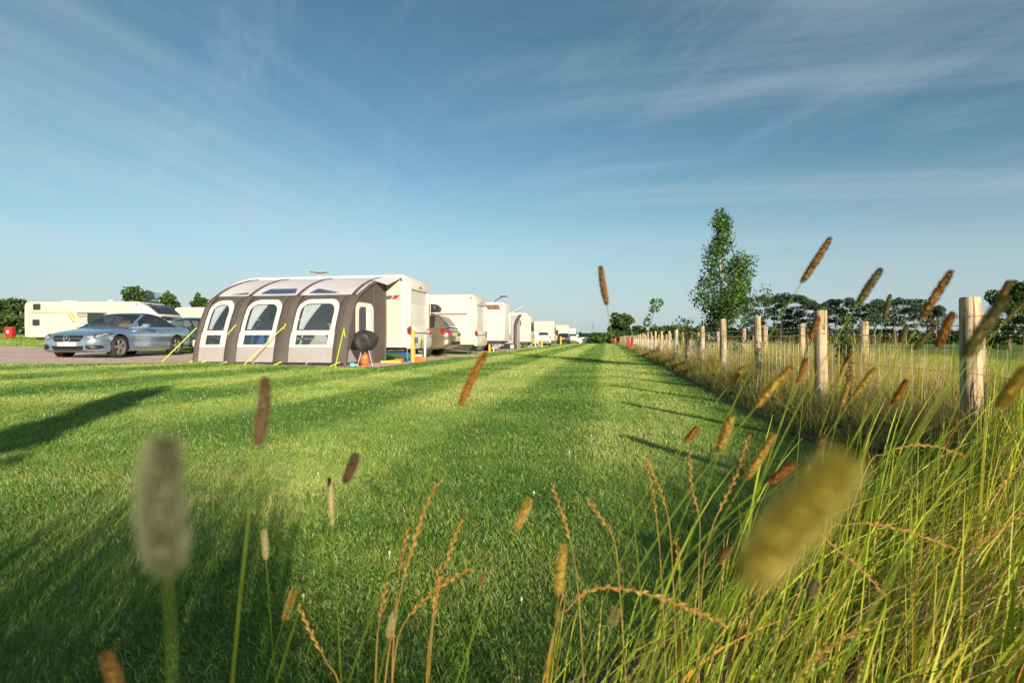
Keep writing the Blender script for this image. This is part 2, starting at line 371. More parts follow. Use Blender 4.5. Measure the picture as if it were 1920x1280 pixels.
def ground_mat():
    m = bpy.data.materials.new('mown_lawn'); n, N, L = nt(m)
    out = N.new('ShaderNodeOutputMaterial'); b = N.new('ShaderNodeBsdfPrincipled'); b.inputs['Roughness'].default_value = 0.85; b.inputs['Specular IOR Level'].default_value = 0.15
    tc = N.new('ShaderNodeTexCoord'); mp = N.new('ShaderNodeMapping'); mp.inputs['Rotation'].default_value = (0, 0, TH)
    L.new(tc.outputs['Object'], mp.inputs['Vector'])
    def noise(scale, det, vec, rough=0.6):
        t = N.new('ShaderNodeTexNoise'); t.inputs['Scale'].default_value = scale; t.inputs['Detail'].default_value = det; t.inputs['Roughness'].default_value = rough
        L.new(vec, t.inputs['Vector']); return t.outputs['Fac']
    def ramp(fac, els):
        r = N.new('ShaderNodeValToRGB'); cr = r.color_ramp
        while len(cr.elements) < len(els): cr.elements.new(0.5)
        for e, (p, c) in zip(cr.elements, els): e.position = p; e.color = tuple(c)+(1,)
        L.new(fac, r.inputs['Fac']); return r.outputs['Color']
    def mixc(f, a, c, mode='MIX'):
        x = N.new('ShaderNodeMix'); x.data_type = 'RGBA'; x.blend_type = mode
        if isinstance(f, float): x.inputs['Factor'].default_value = f
        else: L.new(f, x.inputs['Factor'])
        for s_, q in (('A', a), ('B', c)):
            if isinstance(q, tuple): x.inputs[s_].default_value = q
            else: L.new(q, x.inputs[s_])
        return x.outputs['Result']
    vec = mp.outputs['Vector']
    fine = ramp(noise(45, 8, vec, 0.75), [(0.3, (0.14, 0.25, 0.048)), (0.5, (0.31, 0.42, 0.085)), (0.72, (0.46, 0.50, 0.15))])
    patch = ramp(noise(0.9, 5, vec), [(0.35, (0.70, 0.86, 0.7)), (0.65, (1.2, 1.1, 1.05))])
    c = mixc(1.0, fine, patch, 'MULTIPLY')
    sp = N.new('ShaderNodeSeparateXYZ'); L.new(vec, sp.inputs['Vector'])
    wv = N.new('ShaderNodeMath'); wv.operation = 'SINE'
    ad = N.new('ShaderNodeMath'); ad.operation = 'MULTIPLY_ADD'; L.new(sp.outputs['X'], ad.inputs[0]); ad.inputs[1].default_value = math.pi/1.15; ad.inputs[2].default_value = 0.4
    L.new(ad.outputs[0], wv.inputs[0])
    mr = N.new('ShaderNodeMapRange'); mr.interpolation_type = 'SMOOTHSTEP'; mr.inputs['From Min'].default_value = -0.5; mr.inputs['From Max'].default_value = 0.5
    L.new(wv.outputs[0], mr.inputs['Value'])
    stripe = mixc(mr.outputs['Result'], (0.66, 0.79, 0.62, 1), (1.22, 1.15, 1.14, 1))  # sheen of grass leaning two ways, put into the colour
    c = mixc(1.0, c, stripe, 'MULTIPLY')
    # the pasture beyond the second fence is a fresher green
    mr2 = N.new('ShaderNodeMapRange'); mr2.inputs['From Min'].default_value = 6.0; mr2.inputs['From Max'].default_value = 7.0; L.new(sp.outputs['X'], mr2.inputs['Value'])
    past = ramp(noise(0.25, 6, vec), [(0.3, (0.085, 0.17, 0.022)), (0.7, (0.15, 0.23, 0.04))])
    c = mixc(mr2.outputs['Result'], c, past)
    L.new(c, b.inputs['Base Color'])
    bp = N.new('ShaderNodeBump'); bp.inputs['Strength'].default_value = 0.9; bp.inputs['Distance'].default_value = 0.06
    L.new(noise(30, 8, vec, 0.8), bp.inputs['Height']); L.new(bp.outputs['Normal'], b.inputs['Normal'])
    L.new(b.outputs['BSDF'], out.inputs['Surface']); return m
GM = ground_mat()
go = raw_mesh('ground', co3, fv, 4, mat=GM, smooth=True); tag(go, 'mown green lawn with light and dark mowing stripes', 'lawn', kind='structure')
def gravel_mat():
    m = bpy.data.materials.new('pink_gravel'); n, N, L = nt(m)
    out = N.new('ShaderNodeOutputMaterial'); b = N.new('ShaderNodeBsdfPrincipled'); b.inputs['Roughness'].default_value = 0.9
    tc = N.new('ShaderNodeTexCoord')
    v = N.new('ShaderNodeTexVoronoi'); v.inputs['Scale'].default_value = 38; L.new(tc.outputs['Object'], v.inputs['Vector'])
    r = N.new('ShaderNodeValToRGB'); cr = r.color_ramp; cr.elements.new(0.5)
    for e, (p, c) in zip(cr.elements, [(0.0, (0.40, 0.29, 0.24)), (0.5, (0.62, 0.47, 0.40)), (1.0, (0.78, 0.64, 0.56))]): e.position = p; e.color = c+(1,)
    sp = N.new('ShaderNodeSeparateColor'); L.new(v.outputs['Color'], sp.inputs['Color']); L.new(sp.outputs['Red'], r.inputs['Fac'])
    t = N.new('ShaderNodeTexNoise'); t.inputs['Scale'].default_value = 0.8; t.inputs['Detail'].default_value = 6; L.new(tc.outputs['Object'], t.inputs['Vector'])
    r2 = N.new('ShaderNodeValToRGB'); r2.color_ramp.elements[0].position = 0.3; r2.color_ramp.elements[1].position = 0.7
    r2.color_ramp.elements[0].color = (0.85, 0.82, 0.8, 1); r2.color_ramp.elements[1].color = (1.1, 1.08, 1.06, 1); L.new(t.outputs['Fac'], r2.inputs['Fac'])
    mx = N.new('ShaderNodeMix'); mx.data_type = 'RGBA'; mx.blend_type = 'MULTIPLY'; mx.inputs['Factor'].default_value = 1
    L.new(r.outputs['Color'], mx.inputs['A']); L.new(r2.outputs['Color'], mx.inputs['B']); L.new(mx.outputs['Result'], b.inputs['Base Color'])
    bp = N.new('ShaderNodeBump'); bp.inputs['Strength'].default_value = 0.8; bp.inputs['Distance'].default_value = 0.02
    L.new(v.outputs['Distance'], bp.inputs['Height']); L.new(bp.outputs['Normal'], b.inputs['Normal'])
    L.new(b.outputs['BSDF'], out.inputs['Surface']); return m
GR = gravel_mat()
def sheet(name, lx0, lx1, ly0, ly1, dz, m, label, cat, step=0.7, wob=0.06, seed=0, kind='structure'):
    r_ = random.Random(seed); P = []
    nx = max(2, int((lx1-lx0)/step)); ny = max(2, int((ly1-ly0)/step))
    for i in range(nx+1):
        row = []
        for j in range(ny+1):
            a = lx0 + (lx1-lx0)*i/nx; c = ly0 + (ly1-ly0)*j/ny
            if i in (0, nx): a += r_.uniform(-wob, wob)
            if j in (0, ny): c += r_.uniform(-wob, wob)
            x, y = S(a, c); row.append((x, y, g(x, y) + dz))
        P.append(row)
    mb = MB(); mb.grid(P); return tag(mb.build(name, m), label, cat, kind=kind)
for i, (a, b_, c, d) in enumerate(PADS):
    sheet('gravel_path', a, b_, c, d, 0.022, GR, 'pinkish gravel drive and pitch' if i == 0 else 'pinkish gravel caravan pitch', 'gravel', seed=i)
P = []
for x in np.linspace(-58, -8.6, 90):
    ya = float(np.interp(x, RFX, RFY)) + rnd.uniform(-.05, .05); yb = float(np.interp(x, RBX, RBY)) + rnd.uniform(-.07, .07)
    P.append([(x, y, g(x, y) + 0.018) for y in np.linspace(ya, yb, 16)])
mb = MB(); mb.grid(P); tag(mb.build('gravel_road', GR), 'pinkish gravel drive', 'gravel', kind='structure')
SOIL = mat('verge_soil', (0.10, 0.075, 0.045), 0.95, var=0.45, scale=5, bump=0.8, bscale=25, dirt=(0.19, 0.12, 0.06), dirt_amt=0.8)
# rough ground under the fences and around the camera, following the edge of the mown lawn
P = []
lys = list(np.arange(-7, 6, 0.25)) + list(np.arange(6, 130, 1.0))
for ly in lys:
    e = float(lawn_edge(ly)); row = []
    for q in range(9):
        lx = e + rnd.uniform(-0.04, 0.04) + (4.6 - e)*q/8; x, y = S(lx, ly); row.append((x, y, g(x, y) + 0.012))
    P.append(row)
mb = MB(); mb.grid(P, flip=True); tag(mb.build('verge', SOIL), 'rough brown soil verge under the fences', 'verge', kind='structure')
# ---------------------------------------------------------------- grass
def blades(name, base, h, wd, az, lean, face, tint, segs, mats, pw=1.8, tipw=0.12, matidx=None, droop=0.35):
    Nn = len(h); s_ = np.linspace(0, 1, segs+1)
    ld = np.stack([np.cos(az), np.sin(az)], -1); fd = np.stack([np.cos(face), np.sin(face)], -1)
    cxy = base[:, None, :2] + (ld[:, None, :]*(h*lean)[:, None, None])*(s_**pw)[None, :, None]
    cz = base[:, None, 2] + h[:, None]*(s_[None, :] - droop*np.clip(lean, 0, 1.6)[:, None]*(s_**2.2)[None, :])
    wid = wd[:, None]*np.interp(s_, [0, 0.35, 0.8, 1], [0.75, 1.0, 0.6, tipw])[None, :]*0.5
    V = np.empty((Nn, segs+1, 2, 3), dtype=np.float32)
    for k, sg in ((0, -1), (1, 1)):
        V[:, :, k, :2] = cxy + sg*fd[:, None, :]*wid[:, :, None]; V[:, :, k, 2] = cz
    nb = (segs+1)*2
    q = np.array([[2*i, 2*i+1, 2*i+3, 2*i+2] for i in range(segs)], dtype=np.int32)
    F = (np.arange(Nn, dtype=np.int32)*nb)[:, None, None] + q[None]
    t = np.repeat(tint[:, None], nb, axis=1)
    mi = None if matidx is None else np.repeat(matidx[:, None], segs, axis=1).ravel()
    return raw_mesh(name, V.reshape(-1, 3), F.reshape(-1, 4), 4, {'tint': t.ravel()}, mats, matidx=mi)
LAWN = leaf_mat('lawn_blades', [(0.0, (0.080, 0.205, 0.042)), (0.42, (0.225, 0.385, 0.072)), (0.72, (0.43, 0.53, 0.125)), (1.0, (0.62, 0.58, 0.32))], 0.45, 0.5, 0.25)
BIG = 1.15
def vnoise(x, y, s, seed):
    r_ = np.random.default_rng(seed); gN = r_.random((64, 64)); X = x/s; Y = y/s
    xi = np.floor(X).astype(int); yi = np.floor(Y).astype(int); fx = X-xi; fy = Y-yi
    fx = fx*fx*(3-2*fx); fy = fy*fy*(3-2*fy)
    a = gN[xi % 64, yi % 64]; b = gN[(xi+1) % 64, yi % 64]; c = gN[xi % 64, (yi+1) % 64]; d = gN[(xi+1) % 64, (yi+1) % 64]
    return (a*(1-fx)+b*fx)*(1-fy) + (c*(1-fx)+d*fx)*fy
VP, VH, VW, VA, VL, VF, VT = [], [], [], [], [], [], []
for (y0, y1, dens, hh, ww) in ((0.95, 2.0, 24000, 0.030, 0.0030), (2.0, 3.5, 14000, 0.031, 0.0038), (3.5, 6, 7500, 0.032, 0.0052), (6, 11, 2600, 0.034, 0.009), (11, 20, 900, 0.038, 0.016), (20, 38, 210, 0.055, 0.032), (38, 80, 55, 0.06, 0.06)):
    mg = 1.8 if y1 <= 11 else 0.0; area = (0.5*(y0+y1)*2.05 + 2*mg)*(y1-y0); k = int(area*dens)
    yy = np.sqrt(rng.uniform(y0*y0, y1*y1, k)); xx = (rng.random(k)*2-1)*(yy*1.02 + mg)
    lx, ly = Sinv(xx, yy)
    ok = (lx < lawn_edge(ly) + rng.normal(0, 0.05, k)) & ~on_gravel(lx, ly)
    lx, ly, xx, yy = lx[ok], ly[ok], xx[ok], yy[ok]; k = len(xx)
    cl_ = vnoise(xx, yy, 0.16, 3); pt = vnoise(xx, yy, 0.9, 4); fn = vnoise(xx, yy, 0.05, 9)
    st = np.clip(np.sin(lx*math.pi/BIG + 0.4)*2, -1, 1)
    h = hh*(0.55 + 0.7*rng.random(k))*(0.75+0.5*cl_)
    tint = np.clip(0.36 + 0.44*(pt-0.5) + 0.28*(cl_-0.5) + 0.12*(fn-.5) + rng.normal(0, 0.13, k) + 0.21*st*np.clip((yy-2)/4, 0.25, 1), 0, 0.86)  # the stripe sheen goes into the blade tint too
    dry = rng.random(k) < 0.09 + 0.20*np.clip(pt-0.5, 0, 1)
    tint[dry] = rng.uniform(0.86, 1.0, dry.sum())
    VP.append(np.stack([xx, yy, gz(xx, yy) - 0.004], -1)); VH.append(h); VW.append(ww*rng.uniform(0.6, 1.3, k))
    # mown blades lie over along the mower's run, alternately to and fro
    VA.append(np.where(st > 0, math.pi/2 - TH, -math.pi/2 - TH) + rng.normal(0, 1.3, k)); VL.append(rng.uniform(0.2, 1.0, k)); VF.append(rng.uniform(0, math.pi, k)); VT.append(tint)
cat_ = np.concatenate
o = blades('lawn_grass', cat_(VP), cat_(VH), cat_(VW), cat_(VA), cat_(VL), cat_(VF), cat_(VT), 2, LAWN)
tag(o, 'short mown grass blades of the lawn', 'grass', kind='stuff')
# clover flowers dotted over the lawn
mb = MB()
for i in range(26):
    Y = rnd.uniform(1.4, 9); X = rnd.uniform(-0.9, 0.55)*Y; lx, ly = Sinv(X, Y)
    if lx > lawn_edge(ly) - 0.2 or on_gravel(np.array([lx]), np.array([ly]))[0]: continue
    r_ = rnd.uniform(0.0028, 0.0048)
    mb.lathe([(0.0005, -0.03), (0.0012, 0), (r_, 0.003), (r_*0.9, 0.010), (0.0005, 0.014)], 7, Matrix.Translation((X, Y, g(X, Y) + 0.022)))
o = mb.build('clover_flowers', mat('clover_white', (0.62, 0.58, 0.50), 0.9, var=0.15, scale=60)); tag(o, 'tiny white clover flowers scattered over the lawn', 'clover', kind='stuff')
# rough and tall grass
TALL = leaf_mat('tall_green_blades', [(0.0, (0.09, 0.19, 0.018)), (0.4, (0.28, 0.43, 0.03)), (0.7, (0.52, 0.58, 0.05)), (0.88, (0.64, 0.48, 0.08)), (1.0, (0.66, 0.28, 0.05))], 0.45, 0.45, 0.3)
STRAW = leaf_mat('dry_straw', [(0.0, (0.25, 0.185, 0.08)), (0.5, (0.50, 0.37, 0.15)), (1.0, (0.68, 0.54, 0.28))], 0.3, 0.6, 0.3)
def rough(name, label, k, lx, ly, hh, ww, straw_share, lean_mu, az_mu, az_sd, segs, tmu, seed_cap=None, keep=None, lean_sd=0.3):
    x, y = S(lx, ly); x = np.asarray(x); y = np.asarray(y); k = len(x)
    if keep is not None:
        ok = keep(x, y); x, y, lx, ly, hh, ww = x[ok], y[ok], lx[ok], ly[ok], hh[ok], ww[ok]; k = len(x)
    if seed_cap is not None: hh = np.minimum(hh, seed_cap(x, y)); ok = hh > 0.06; x, y, hh, ww = x[ok], y[ok], hh[ok], ww[ok]; k = len(x)
    st = rng.random(k) < straw_share
    tint = np.where(st, rng.random(k), np.clip(tmu + 0.35*(vnoise(x, y, 0.35, 8)-0.5) + rng.normal(0, 0.17, k), 0, 1))
    wd = np.where(st, ww*0.45, ww)
    az = rng.normal(az_mu, az_sd, k); lean = np.abs(rng.normal(lean_mu, lean_sd, k))
    o = blades(name, np.stack([x, y, gz(x, y) - 0.01], -1), hh, wd, az, lean, rng.uniform(0, math.pi, k), tint, segs, [TALL, STRAW], pw=1.9, matidx=st.astype(np.int32))
    return tag(o, label, 'grass', kind='stuff')
# between and around the two fences, all the way to the far end
LX, LY, HH, WW = [], [], [], []
for (a, b_, dens, ww, hs_) in ((2.6, 7, 1500, 0.0045, 1.0), (7, 13, 800, 0.007, 1.0), (13, 25, 330, 0.013, 1.0), (25, 50, 100, 0.026, 1.0), (50, 110, 30, 0.05, 1.0)):
    k = int((b_-a)*2.6*dens*2.1); ly = rng.uniform(a, b_, k); lx = rng.uniform(1.55, 4.15, k)
    prof = np.interp(lx, [1.55, 1.75, 2.1, 2.6, 3.4, 4.15], [0.12, 0.32, 0.58, 0.76, 0.76, 0.55])
    xx_, yy_ = S(lx, ly)
    LX.append(lx); LY.append(ly); HH.append(prof*hs_*rng.uniform(0.45, 1.15, k)*(0.7+0.6*vnoise(xx_, yy_, 0.8, 15))); WW.append(ww*rng.uniform(0.6, 1.3, k))
rough('verge_grass', 'rough yellowing grass growing between the two wire fences', 0, cat_(LX), cat_(LY), cat_(HH), cat_(WW), 0.74, 0.55, -0.2, 1.3, 4, 0.70)
# fringe of longer pasture beyond the second fence
k = 26000; ly = rng.uniform(1, 26, k); lx = 4.1 + rng.random(k)**1.4*9
rough('pasture_grass', 'longer green pasture grass beyond the second fence', k, lx, ly, rng.uniform(0.12, 0.34, k), rng.uniform(0.006, 0.014, k), 0.2, 0.5, 0.0, 1.3, 3, 0.45)
# the tall stand on the right of the camera
def cap_h(x, y):
    """keeps blades out of the lens and leaves a gap towards the sun for the stems beside the camera"""
    c = np.where((y > -0.9) & (y < 1.6), np.clip(0.72 - 0.646*np.clip(y, 0.0, 9) + 1.1*np.clip(y - 0.6, 0, 9), 0.05, 2), 3.0)
    c = np.where((y > -0.9) & (y < 0.7), np.minimum(c, 0.40), c)
    gap = (y <= -0.5) & (x > -0.4*y - 0.09) & (x < -0.4*y + 0.7)
    return np.where(gap, np.minimum(c, 0.58 + 0.26*np.clip(-y, 0, 9)), c)
k = 38000; ly = 0.85 + rng.random(k)**0.85*5.2; e = lawn_edge(ly); lx = e + 0.03 + (3.3-e)*rng.random(k)**0.85
d_ = np.clip((lx-e)/0.9, 0, 1)
hh = (0.22 + 0.36*d_)*rng.uniform(0.40, 1.25, k); ww = rng.uniform(0.0030, 0.0085, k)*np.clip(ly/2.2, 0.75, 1.6)
def keepT(x, y):
    lx, ly = Sinv(x, y)
    return (np.abs(x) < y*1.05 + 0.5) & ((ly < 2.7) | (lx > np.interp(ly, [2.7, 3.4, 4.6], [1.5, 2.25, 2.8]))) & (ly < 4.6)
rough('tall_grass', 'tall bright green and straw grass leaning over in the right foreground', k, lx, ly, hh, ww, 0.26, 0.50, 0.0, 0.50, 5, 0.56, cap_h, keepT)
# broad leaves and russet stems standing out of it
k = 900; ly = 1.0 + rng.random(k)*2.0; e = lawn_edge(ly); lx = e + 0.12 + (3.2-e)*rng.random(k)
rough('tall_grass', 'broad bright leaves and russet stems standing out of the tall grass', k, lx, ly, rng.uniform(0.35, 0.78, k), rng.uniform(0.004, 0.0085, k), 0.0, 0.62, 0.0, 0.4, 7, 0.68, cap_h, keepT)
# fine upright stems that rise in front of the near fence
k = 2600; ly = 1.5 + rng.random(k)*2.2; lx = np.interp(ly, [1.5, 2.5, 3.7], [0.9, 1.5, 2.3]) + rng.random(k)*1.6
rough('tall_grass', 'fine upright stems rising in front of the near fence at the right', k, lx, ly, rng.uniform(0.5, 0.88, k), rng.uniform(0.0025, 0.0055, k), 0.3, 0.45, 0.0, 0.5, 6, 0.62, None, keepT)
# fallen, tangled straw low in the stand
k = 30000; ly = 0.95 + rng.random(k)**0.8*4.6; e = lawn_edge(ly); lx = e + 0.35 + (3.4-e-.35)*rng.random(k)**0.7
hh = rng.uniform(0.25, 0.55, k); ww = rng.uniform(0.003, 0.0055, k)
rough('fallen_straw', 'tangle of fallen dry straw low in the tall grass', k, lx, ly, hh, ww, 0.9, 1.15, -0.35, 0.9, 5, 0.7, cap_h, keepT)
# unseen grass added behind and beside the camera to shade the near lawn
k = 15000; ly = rng.uniform(-4.2, 0.1, k); lx = rng.uniform(-3.2, 1.25, k); ok = lx > lawn_edge(ly); ly, lx = ly[ok], lx[ok]; k = len(lx)
x_, y_ = S(lx, ly)
hb = (0.98 + 0.45*vnoise(x_, y_, 0.7, 31))*rng.uniform(0.6, 1.2, k)
rough('tall_grass', 'unseen tall grass added behind the camera to shade the near lawn', k, lx, ly, hb, rng.uniform(0.007, 0.012, k), 0.3, 0.10, 0.0, 1.2, 4, 0.5, cap_h, None, 0.06)
# ---------------------------------------------------------------- vehicles
def bvh_of(o):
    me = o.data; return BVHTree.FromPolygons([v.co[:] for v in me.vertices], [p.vertices[:] for p in me.polygons])
def decal(bvh, poly, plane, side, off, name, m, parent, cuts=3, thick=0.0, smooth=True):
    """panel lying on a curved body: outline poly in a plane, each point thrown on to the body and lifted by off.
    plane 'yz' throws along x, 'xz' along y, 'xy' along z; side is the sign of the side it comes from"""
    bm = bmesh.new()
    def p3(u, v): return {'yz': (side*20, u, v), 'xz': (u, side*20, v), 'xy': (u, v, side*20)}[plane]
    d = Vector({'yz': (-side, 0, 0), 'xz': (0, -side, 0), 'xy': (0, 0, -side)}[plane])
    vs = [bm.verts.new(p3(u, v)) for u, v in poly]; f = bm.faces.new(vs)
    bmesh.ops.triangulate(bm, faces=[f])
    if cuts: bmesh.ops.subdivide_edges(bm, edges=bm.edges[:], cuts=cuts, use_grid_fill=True)
    bmesh.ops.triangulate(bm, faces=bm.faces[:])
    bm.normal_update(); last = 0
    for v in bm.verts:
        h = bvh.ray_cast(v.co, d, 60)
        if h[0] is not None:
            nn = h[1]
            if nn.dot(d) > 0: nn = -nn
            v.co = h[0] + nn*off
            last = h[0]
        else: v.co = v.co.copy(); v[bm.verts.layers.int.get('miss') or bm.verts.layers.int.new('miss')] = 1 if False else 0; v.co = Vector(v.co) + d*19.0
    if bm.faces and sum((fc.normal for fc in bm.faces), Vector()).dot(d) > 0: bmesh.ops.reverse_faces(bm, faces=bm.faces[:])
    mb = MB(); mb.addbm(bm)
    return mb.build(name, m, parent, smooth=smooth, angle=60)
def wheel_at(parent, x, y, r, wdt, side, rimmat, spokes=5, rimshare=0.70):
    """tyre on the y axis, outer face towards side*y; the rim is its sub-part"""
    mb = MB(); ri = r*rimshare
    T = Matrix.Rotation(R(-90)*side, 4, 'X')
    hw = wdt/2
    mb.lathe([(ri, hw*0.75), (ri*1.03, hw*0.95), (r*0.90, hw), (r*0.97, hw*0.86), (r, hw*0.55), (r, -hw*0.55), (r*0.97, -hw*0.9), (r*0.9, -hw), (ri, -hw*0.9)], 32, T)
    t = mb.build('wheel', M['rubber'], parent, angle=50, loc=(x, y, r))
    rm = MB()
    rm.lathe([(ri, hw*0.78), (ri*0.97, hw*0.86), (ri*0.90, hw*0.80), (ri*0.88, hw*0.3)], 32, T)
    rm.lathe([(0.0005, hw*0.72), (ri*0.20, hw*0.74), (ri*0.24, hw*0.60), (ri*0.24, hw*0.3)], 18, T)
    for k in range(spokes):
        for dk in ((-0.13, 0.13) if spokes <= 6 else (0,)):
            a = 2*math.pi*k/spokes + dk
            rm.box(ri*0.18, ri*0.93, -ri*0.055, ri*0.055, hw*0.45, hw*0.74, T @ Matrix.Rotation(a, 4, 'Z'), 0.004)
    rm.build('rim', rimmat, t, angle=40)
    bk = MB(); bk.lathe([(0.001, hw*0.25), (ri*0.89, hw*0.25)], 24, T); bk.build('brake_disc', M['chassis'], t)
    return t
def pchip(x, xs, ys):
    """smooth monotone interpolation"""
    xs = np.array(xs, float); ys = np.array(ys, float); o = np.argsort(xs); xs = xs[o]; ys = ys[o]
    h = np.diff(xs); d = np.diff(ys)/h; mm = np.zeros_like(ys); mm[0] = d[0]; mm[-1] = d[-1]
    for i in range(1, len(xs)-1):
        if d[i-1]*d[i] > 0: mm[i] = 2*d[i-1]*d[i]/(d[i-1]+d[i])
    i = np.clip(np.searchsorted(xs, x)-1, 0, len(h)-1); t = (x-xs[i])/h[i]
    return ((1+2*t)*(1-t)**2*ys[i] + t*(1-t)**2*h[i]*mm[i] + t*t*(3-2*t)*ys[i+1] + t*t*(t-1)*h[i]*mm[i+1])
def car_body(root, sp, paint):
    xs = [s_[0] for s_ in sp['body']]; x0, x1 = min(xs), max(xs)
    u = np.linspace(-1, 1, 61); X = (x0+x1)/2 + (x1-x0)/2*np.sign(u)*(1-(1-np.abs(u))**1.6)   # closer stations at both ends
    cols = list(zip(*sp['body']))
    zb = pchip(X, xs, cols[1]); zt = pchip(X, xs, cols[2]); hw = pchip(X, xs, cols[3])
    P = []
    cr = sp.get('crown', 0.05)
    for i, x in enumerate(X):
        b, t, h = zb[i], zt[i], hw[i]; H = t-b
        half = [(0, t+cr), (0.40*h, t+cr*0.92), (0.68*h, t+cr*0.6), (0.84*h, t+cr*0.12), (0.92*h, t-0.03*H), (0.965*h, t-0.10*H),
                (0.985*h, t-0.22*H), (1.0*h, t-0.34*H), (1.0*h, t-0.40*H), (0.985*h, t-0.52*H), (0.975*h, t-0.66*H), (0.995*h, t-0.80*H), (0.985*h, t-0.9*H), (0.93*h, b+0.02*H), (0.80*h, b), (0, b)]
        P.append([(x, -y, z) for y, z in half[::-1]] + [(x, y, z) for y, z in half[1:-1]])
    mb = MB(); k = len(P[0]); vs = [p for row in P for p in row]; fs = []
    for i in range(len(P)-1):
        for j in range(k):
            j2 = (j+1) % k; fs.append((i*k+j, (i+1)*k+j, (i+1)*k+j2, i*k+j2))
    fs.append(tuple(range(k))); fs.append(tuple((len(P)-1)*k + j for j in range(k-1, -1, -1)))
    mb.add(vs, fs); o = mb.build('body', [paint, M['dark_plastic']], root, angle=50, recalc=True)
    bv = bvh_of(o)
    # wheel arches are cut out of the body
    cut = MB(); r = sp['r']
    for wx in sp['wheels']:
        for sd in (-1, 1):
            cut.lathe([(0.0005, 0), (r*1.16, 0), (r*1.16, 0.9), (0.0005, 0.9)], 40, Matrix.Translation((wx, sd*(sp['W']/2-0.30), r*1.02)) @ Matrix.Rotation(R(-90)*sd, 4, 'X'))
    c = cut.build('arch_cutter', [paint, M['dark_plastic']], None, smooth=False, recalc=True)
    for p in c.data.polygons: p.material_index = 1
    md = o.modifiers.new('arch', 'BOOLEAN'); md.operation = 'DIFFERENCE'; md.object = c; md.solver = 'EXACT'
    try: md.material_mode = 'INDEX'
    except Exception: pass
    dg = bpy.context.evaluated_depsgraph_get(); dg.update()
    me = bpy.data.meshes.new_from_object(o.evaluated_get(dg)); o.modifiers.clear(); o.data = me
    bpy.data.objects.remove(c, do_unlink=True)
    me.set_sharp_from_angle(angle=R(45))
    return o, bv
def cabin(root, sp, roofmat, pillarmat, glass_f, glass_s, roofname='roof'):
    """greenhouse: a height field along the car, split into panes, pillars and roof"""
    st = sp['cab']     # (x, z_roof, wb, wt)
    xs = [s_[0] for s_ in st]; brk = sp['breaks']
    X = sorted(set([round(v, 4) for v in np.linspace(min(xs), max(xs), 41)] + [b for b in brk]))
    X = np.array(X); cols = list(zip(*st)); zr = pchip(X, xs, cols[1]); wb = pchip(X, xs, cols[2]); wt = pchip(X, xs, cols[3])
    zmax = max(cols[1]); rows = []
    for i, x in enumerate(X):
        zb = float(np.interp(x, *zip(*sorted(sp['belt'])))); top = max(zr[i], zb+0.012); f = (top-zb)/(zmax-zb)
        wtop = wb[i] - (wb[i]-wt[i])*f
        e = min(0.05, 0.35*(top-zb))
        def sw(z): return wb[i] - (wb[i]-wt[i])*(z-zb)/(zmax-zb)*0.98
        half = [(wb[i], zb-0.03), (sw(zb+0.02*f), zb+0.02*f), (sw(top-e), top-e), (wtop-0.035, top-0.012), (wtop*0.82, top+0.006), (wtop*0.5, top+0.018), (0, top+0.024)]
        rows.append([(x, -y, z) for y, z in half] + [(x, y, z) for y, z in half[-2::-1]])
    ws0, ws1, rw0, rw1 = sp['ws0'], sp['ws1'], sp['rw0'], sp['rw1']
    parts = {}
    for i in range(len(X)-1):
        xm = (X[i]+X[i+1])/2
        for j in range(12):
            jj = min(j, 11-j); key = ('roof', None)
            if jj >= 4 and ws1 < xm < ws0: key = ('windscreen', glass_f)
            elif jj >= 4 and rw0 < xm < rw1: key = ('rear_window', glass_s)
            elif jj == 3 and ws1 < xm < ws0: key = ('windscreen', glass_f)
            elif jj == 1:
                for q, (a, b) in enumerate(sp['side']):
                    if a < xm < b: key = ('side_window', glass_s, q, j < 6)
            if key[0] == 'roof' and (jj == 0 or xm > sp['pill']): key = ('pillar', pillarmat)
            parts.setdefault(key, []).append((i, j))
    out = []
    for key, cells in parts.items():
        mb = MB(); idx = {}; vs = []; fs = []
        for (i, j) in cells:
            f = []
            for q in ((i, j), (i, j+1), (i+1, j+1), (i+1, j)):
                if q not in idx: idx[q] = len(vs); vs.append(rows[q[0]][q[1]])
                f.append(idx[q])
            fs.append(tuple(f))
        mb.add(vs, fs); nm = {'roof': roofname, 'pillar': 'window_pillar'}.get(key[0], key[0])
        out.append(mb.build(nm, key[1] or roofmat, root, angle=40, recalc=False))
    return out
def text_obj(txt, size, m, parent, loc, rot, ext=0.002, name='lettering'):
    cu = bpy.data.curves.new(name, 'FONT'); cu.body = txt; cu.size = size; cu.extrude = ext; cu.align_x = 'CENTER'; cu.align_y = 'CENTER'
    cu.materials.append(m); tmp = bpy.data.objects.new('tmp', cu); COL.objects.link(tmp); dg = bpy.context.evaluated_depsgraph_get(); dg.update()
    me = bpy.data.meshes.new_from_object(tmp.evaluated_get(dg)); bpy.data.objects.remove(tmp, do_unlink=True); o = bpy.data.objects.new(name, me); COL.objects.link(o)
    o.parent = parent; o.location = loc; o.rotation_euler = rot; return o
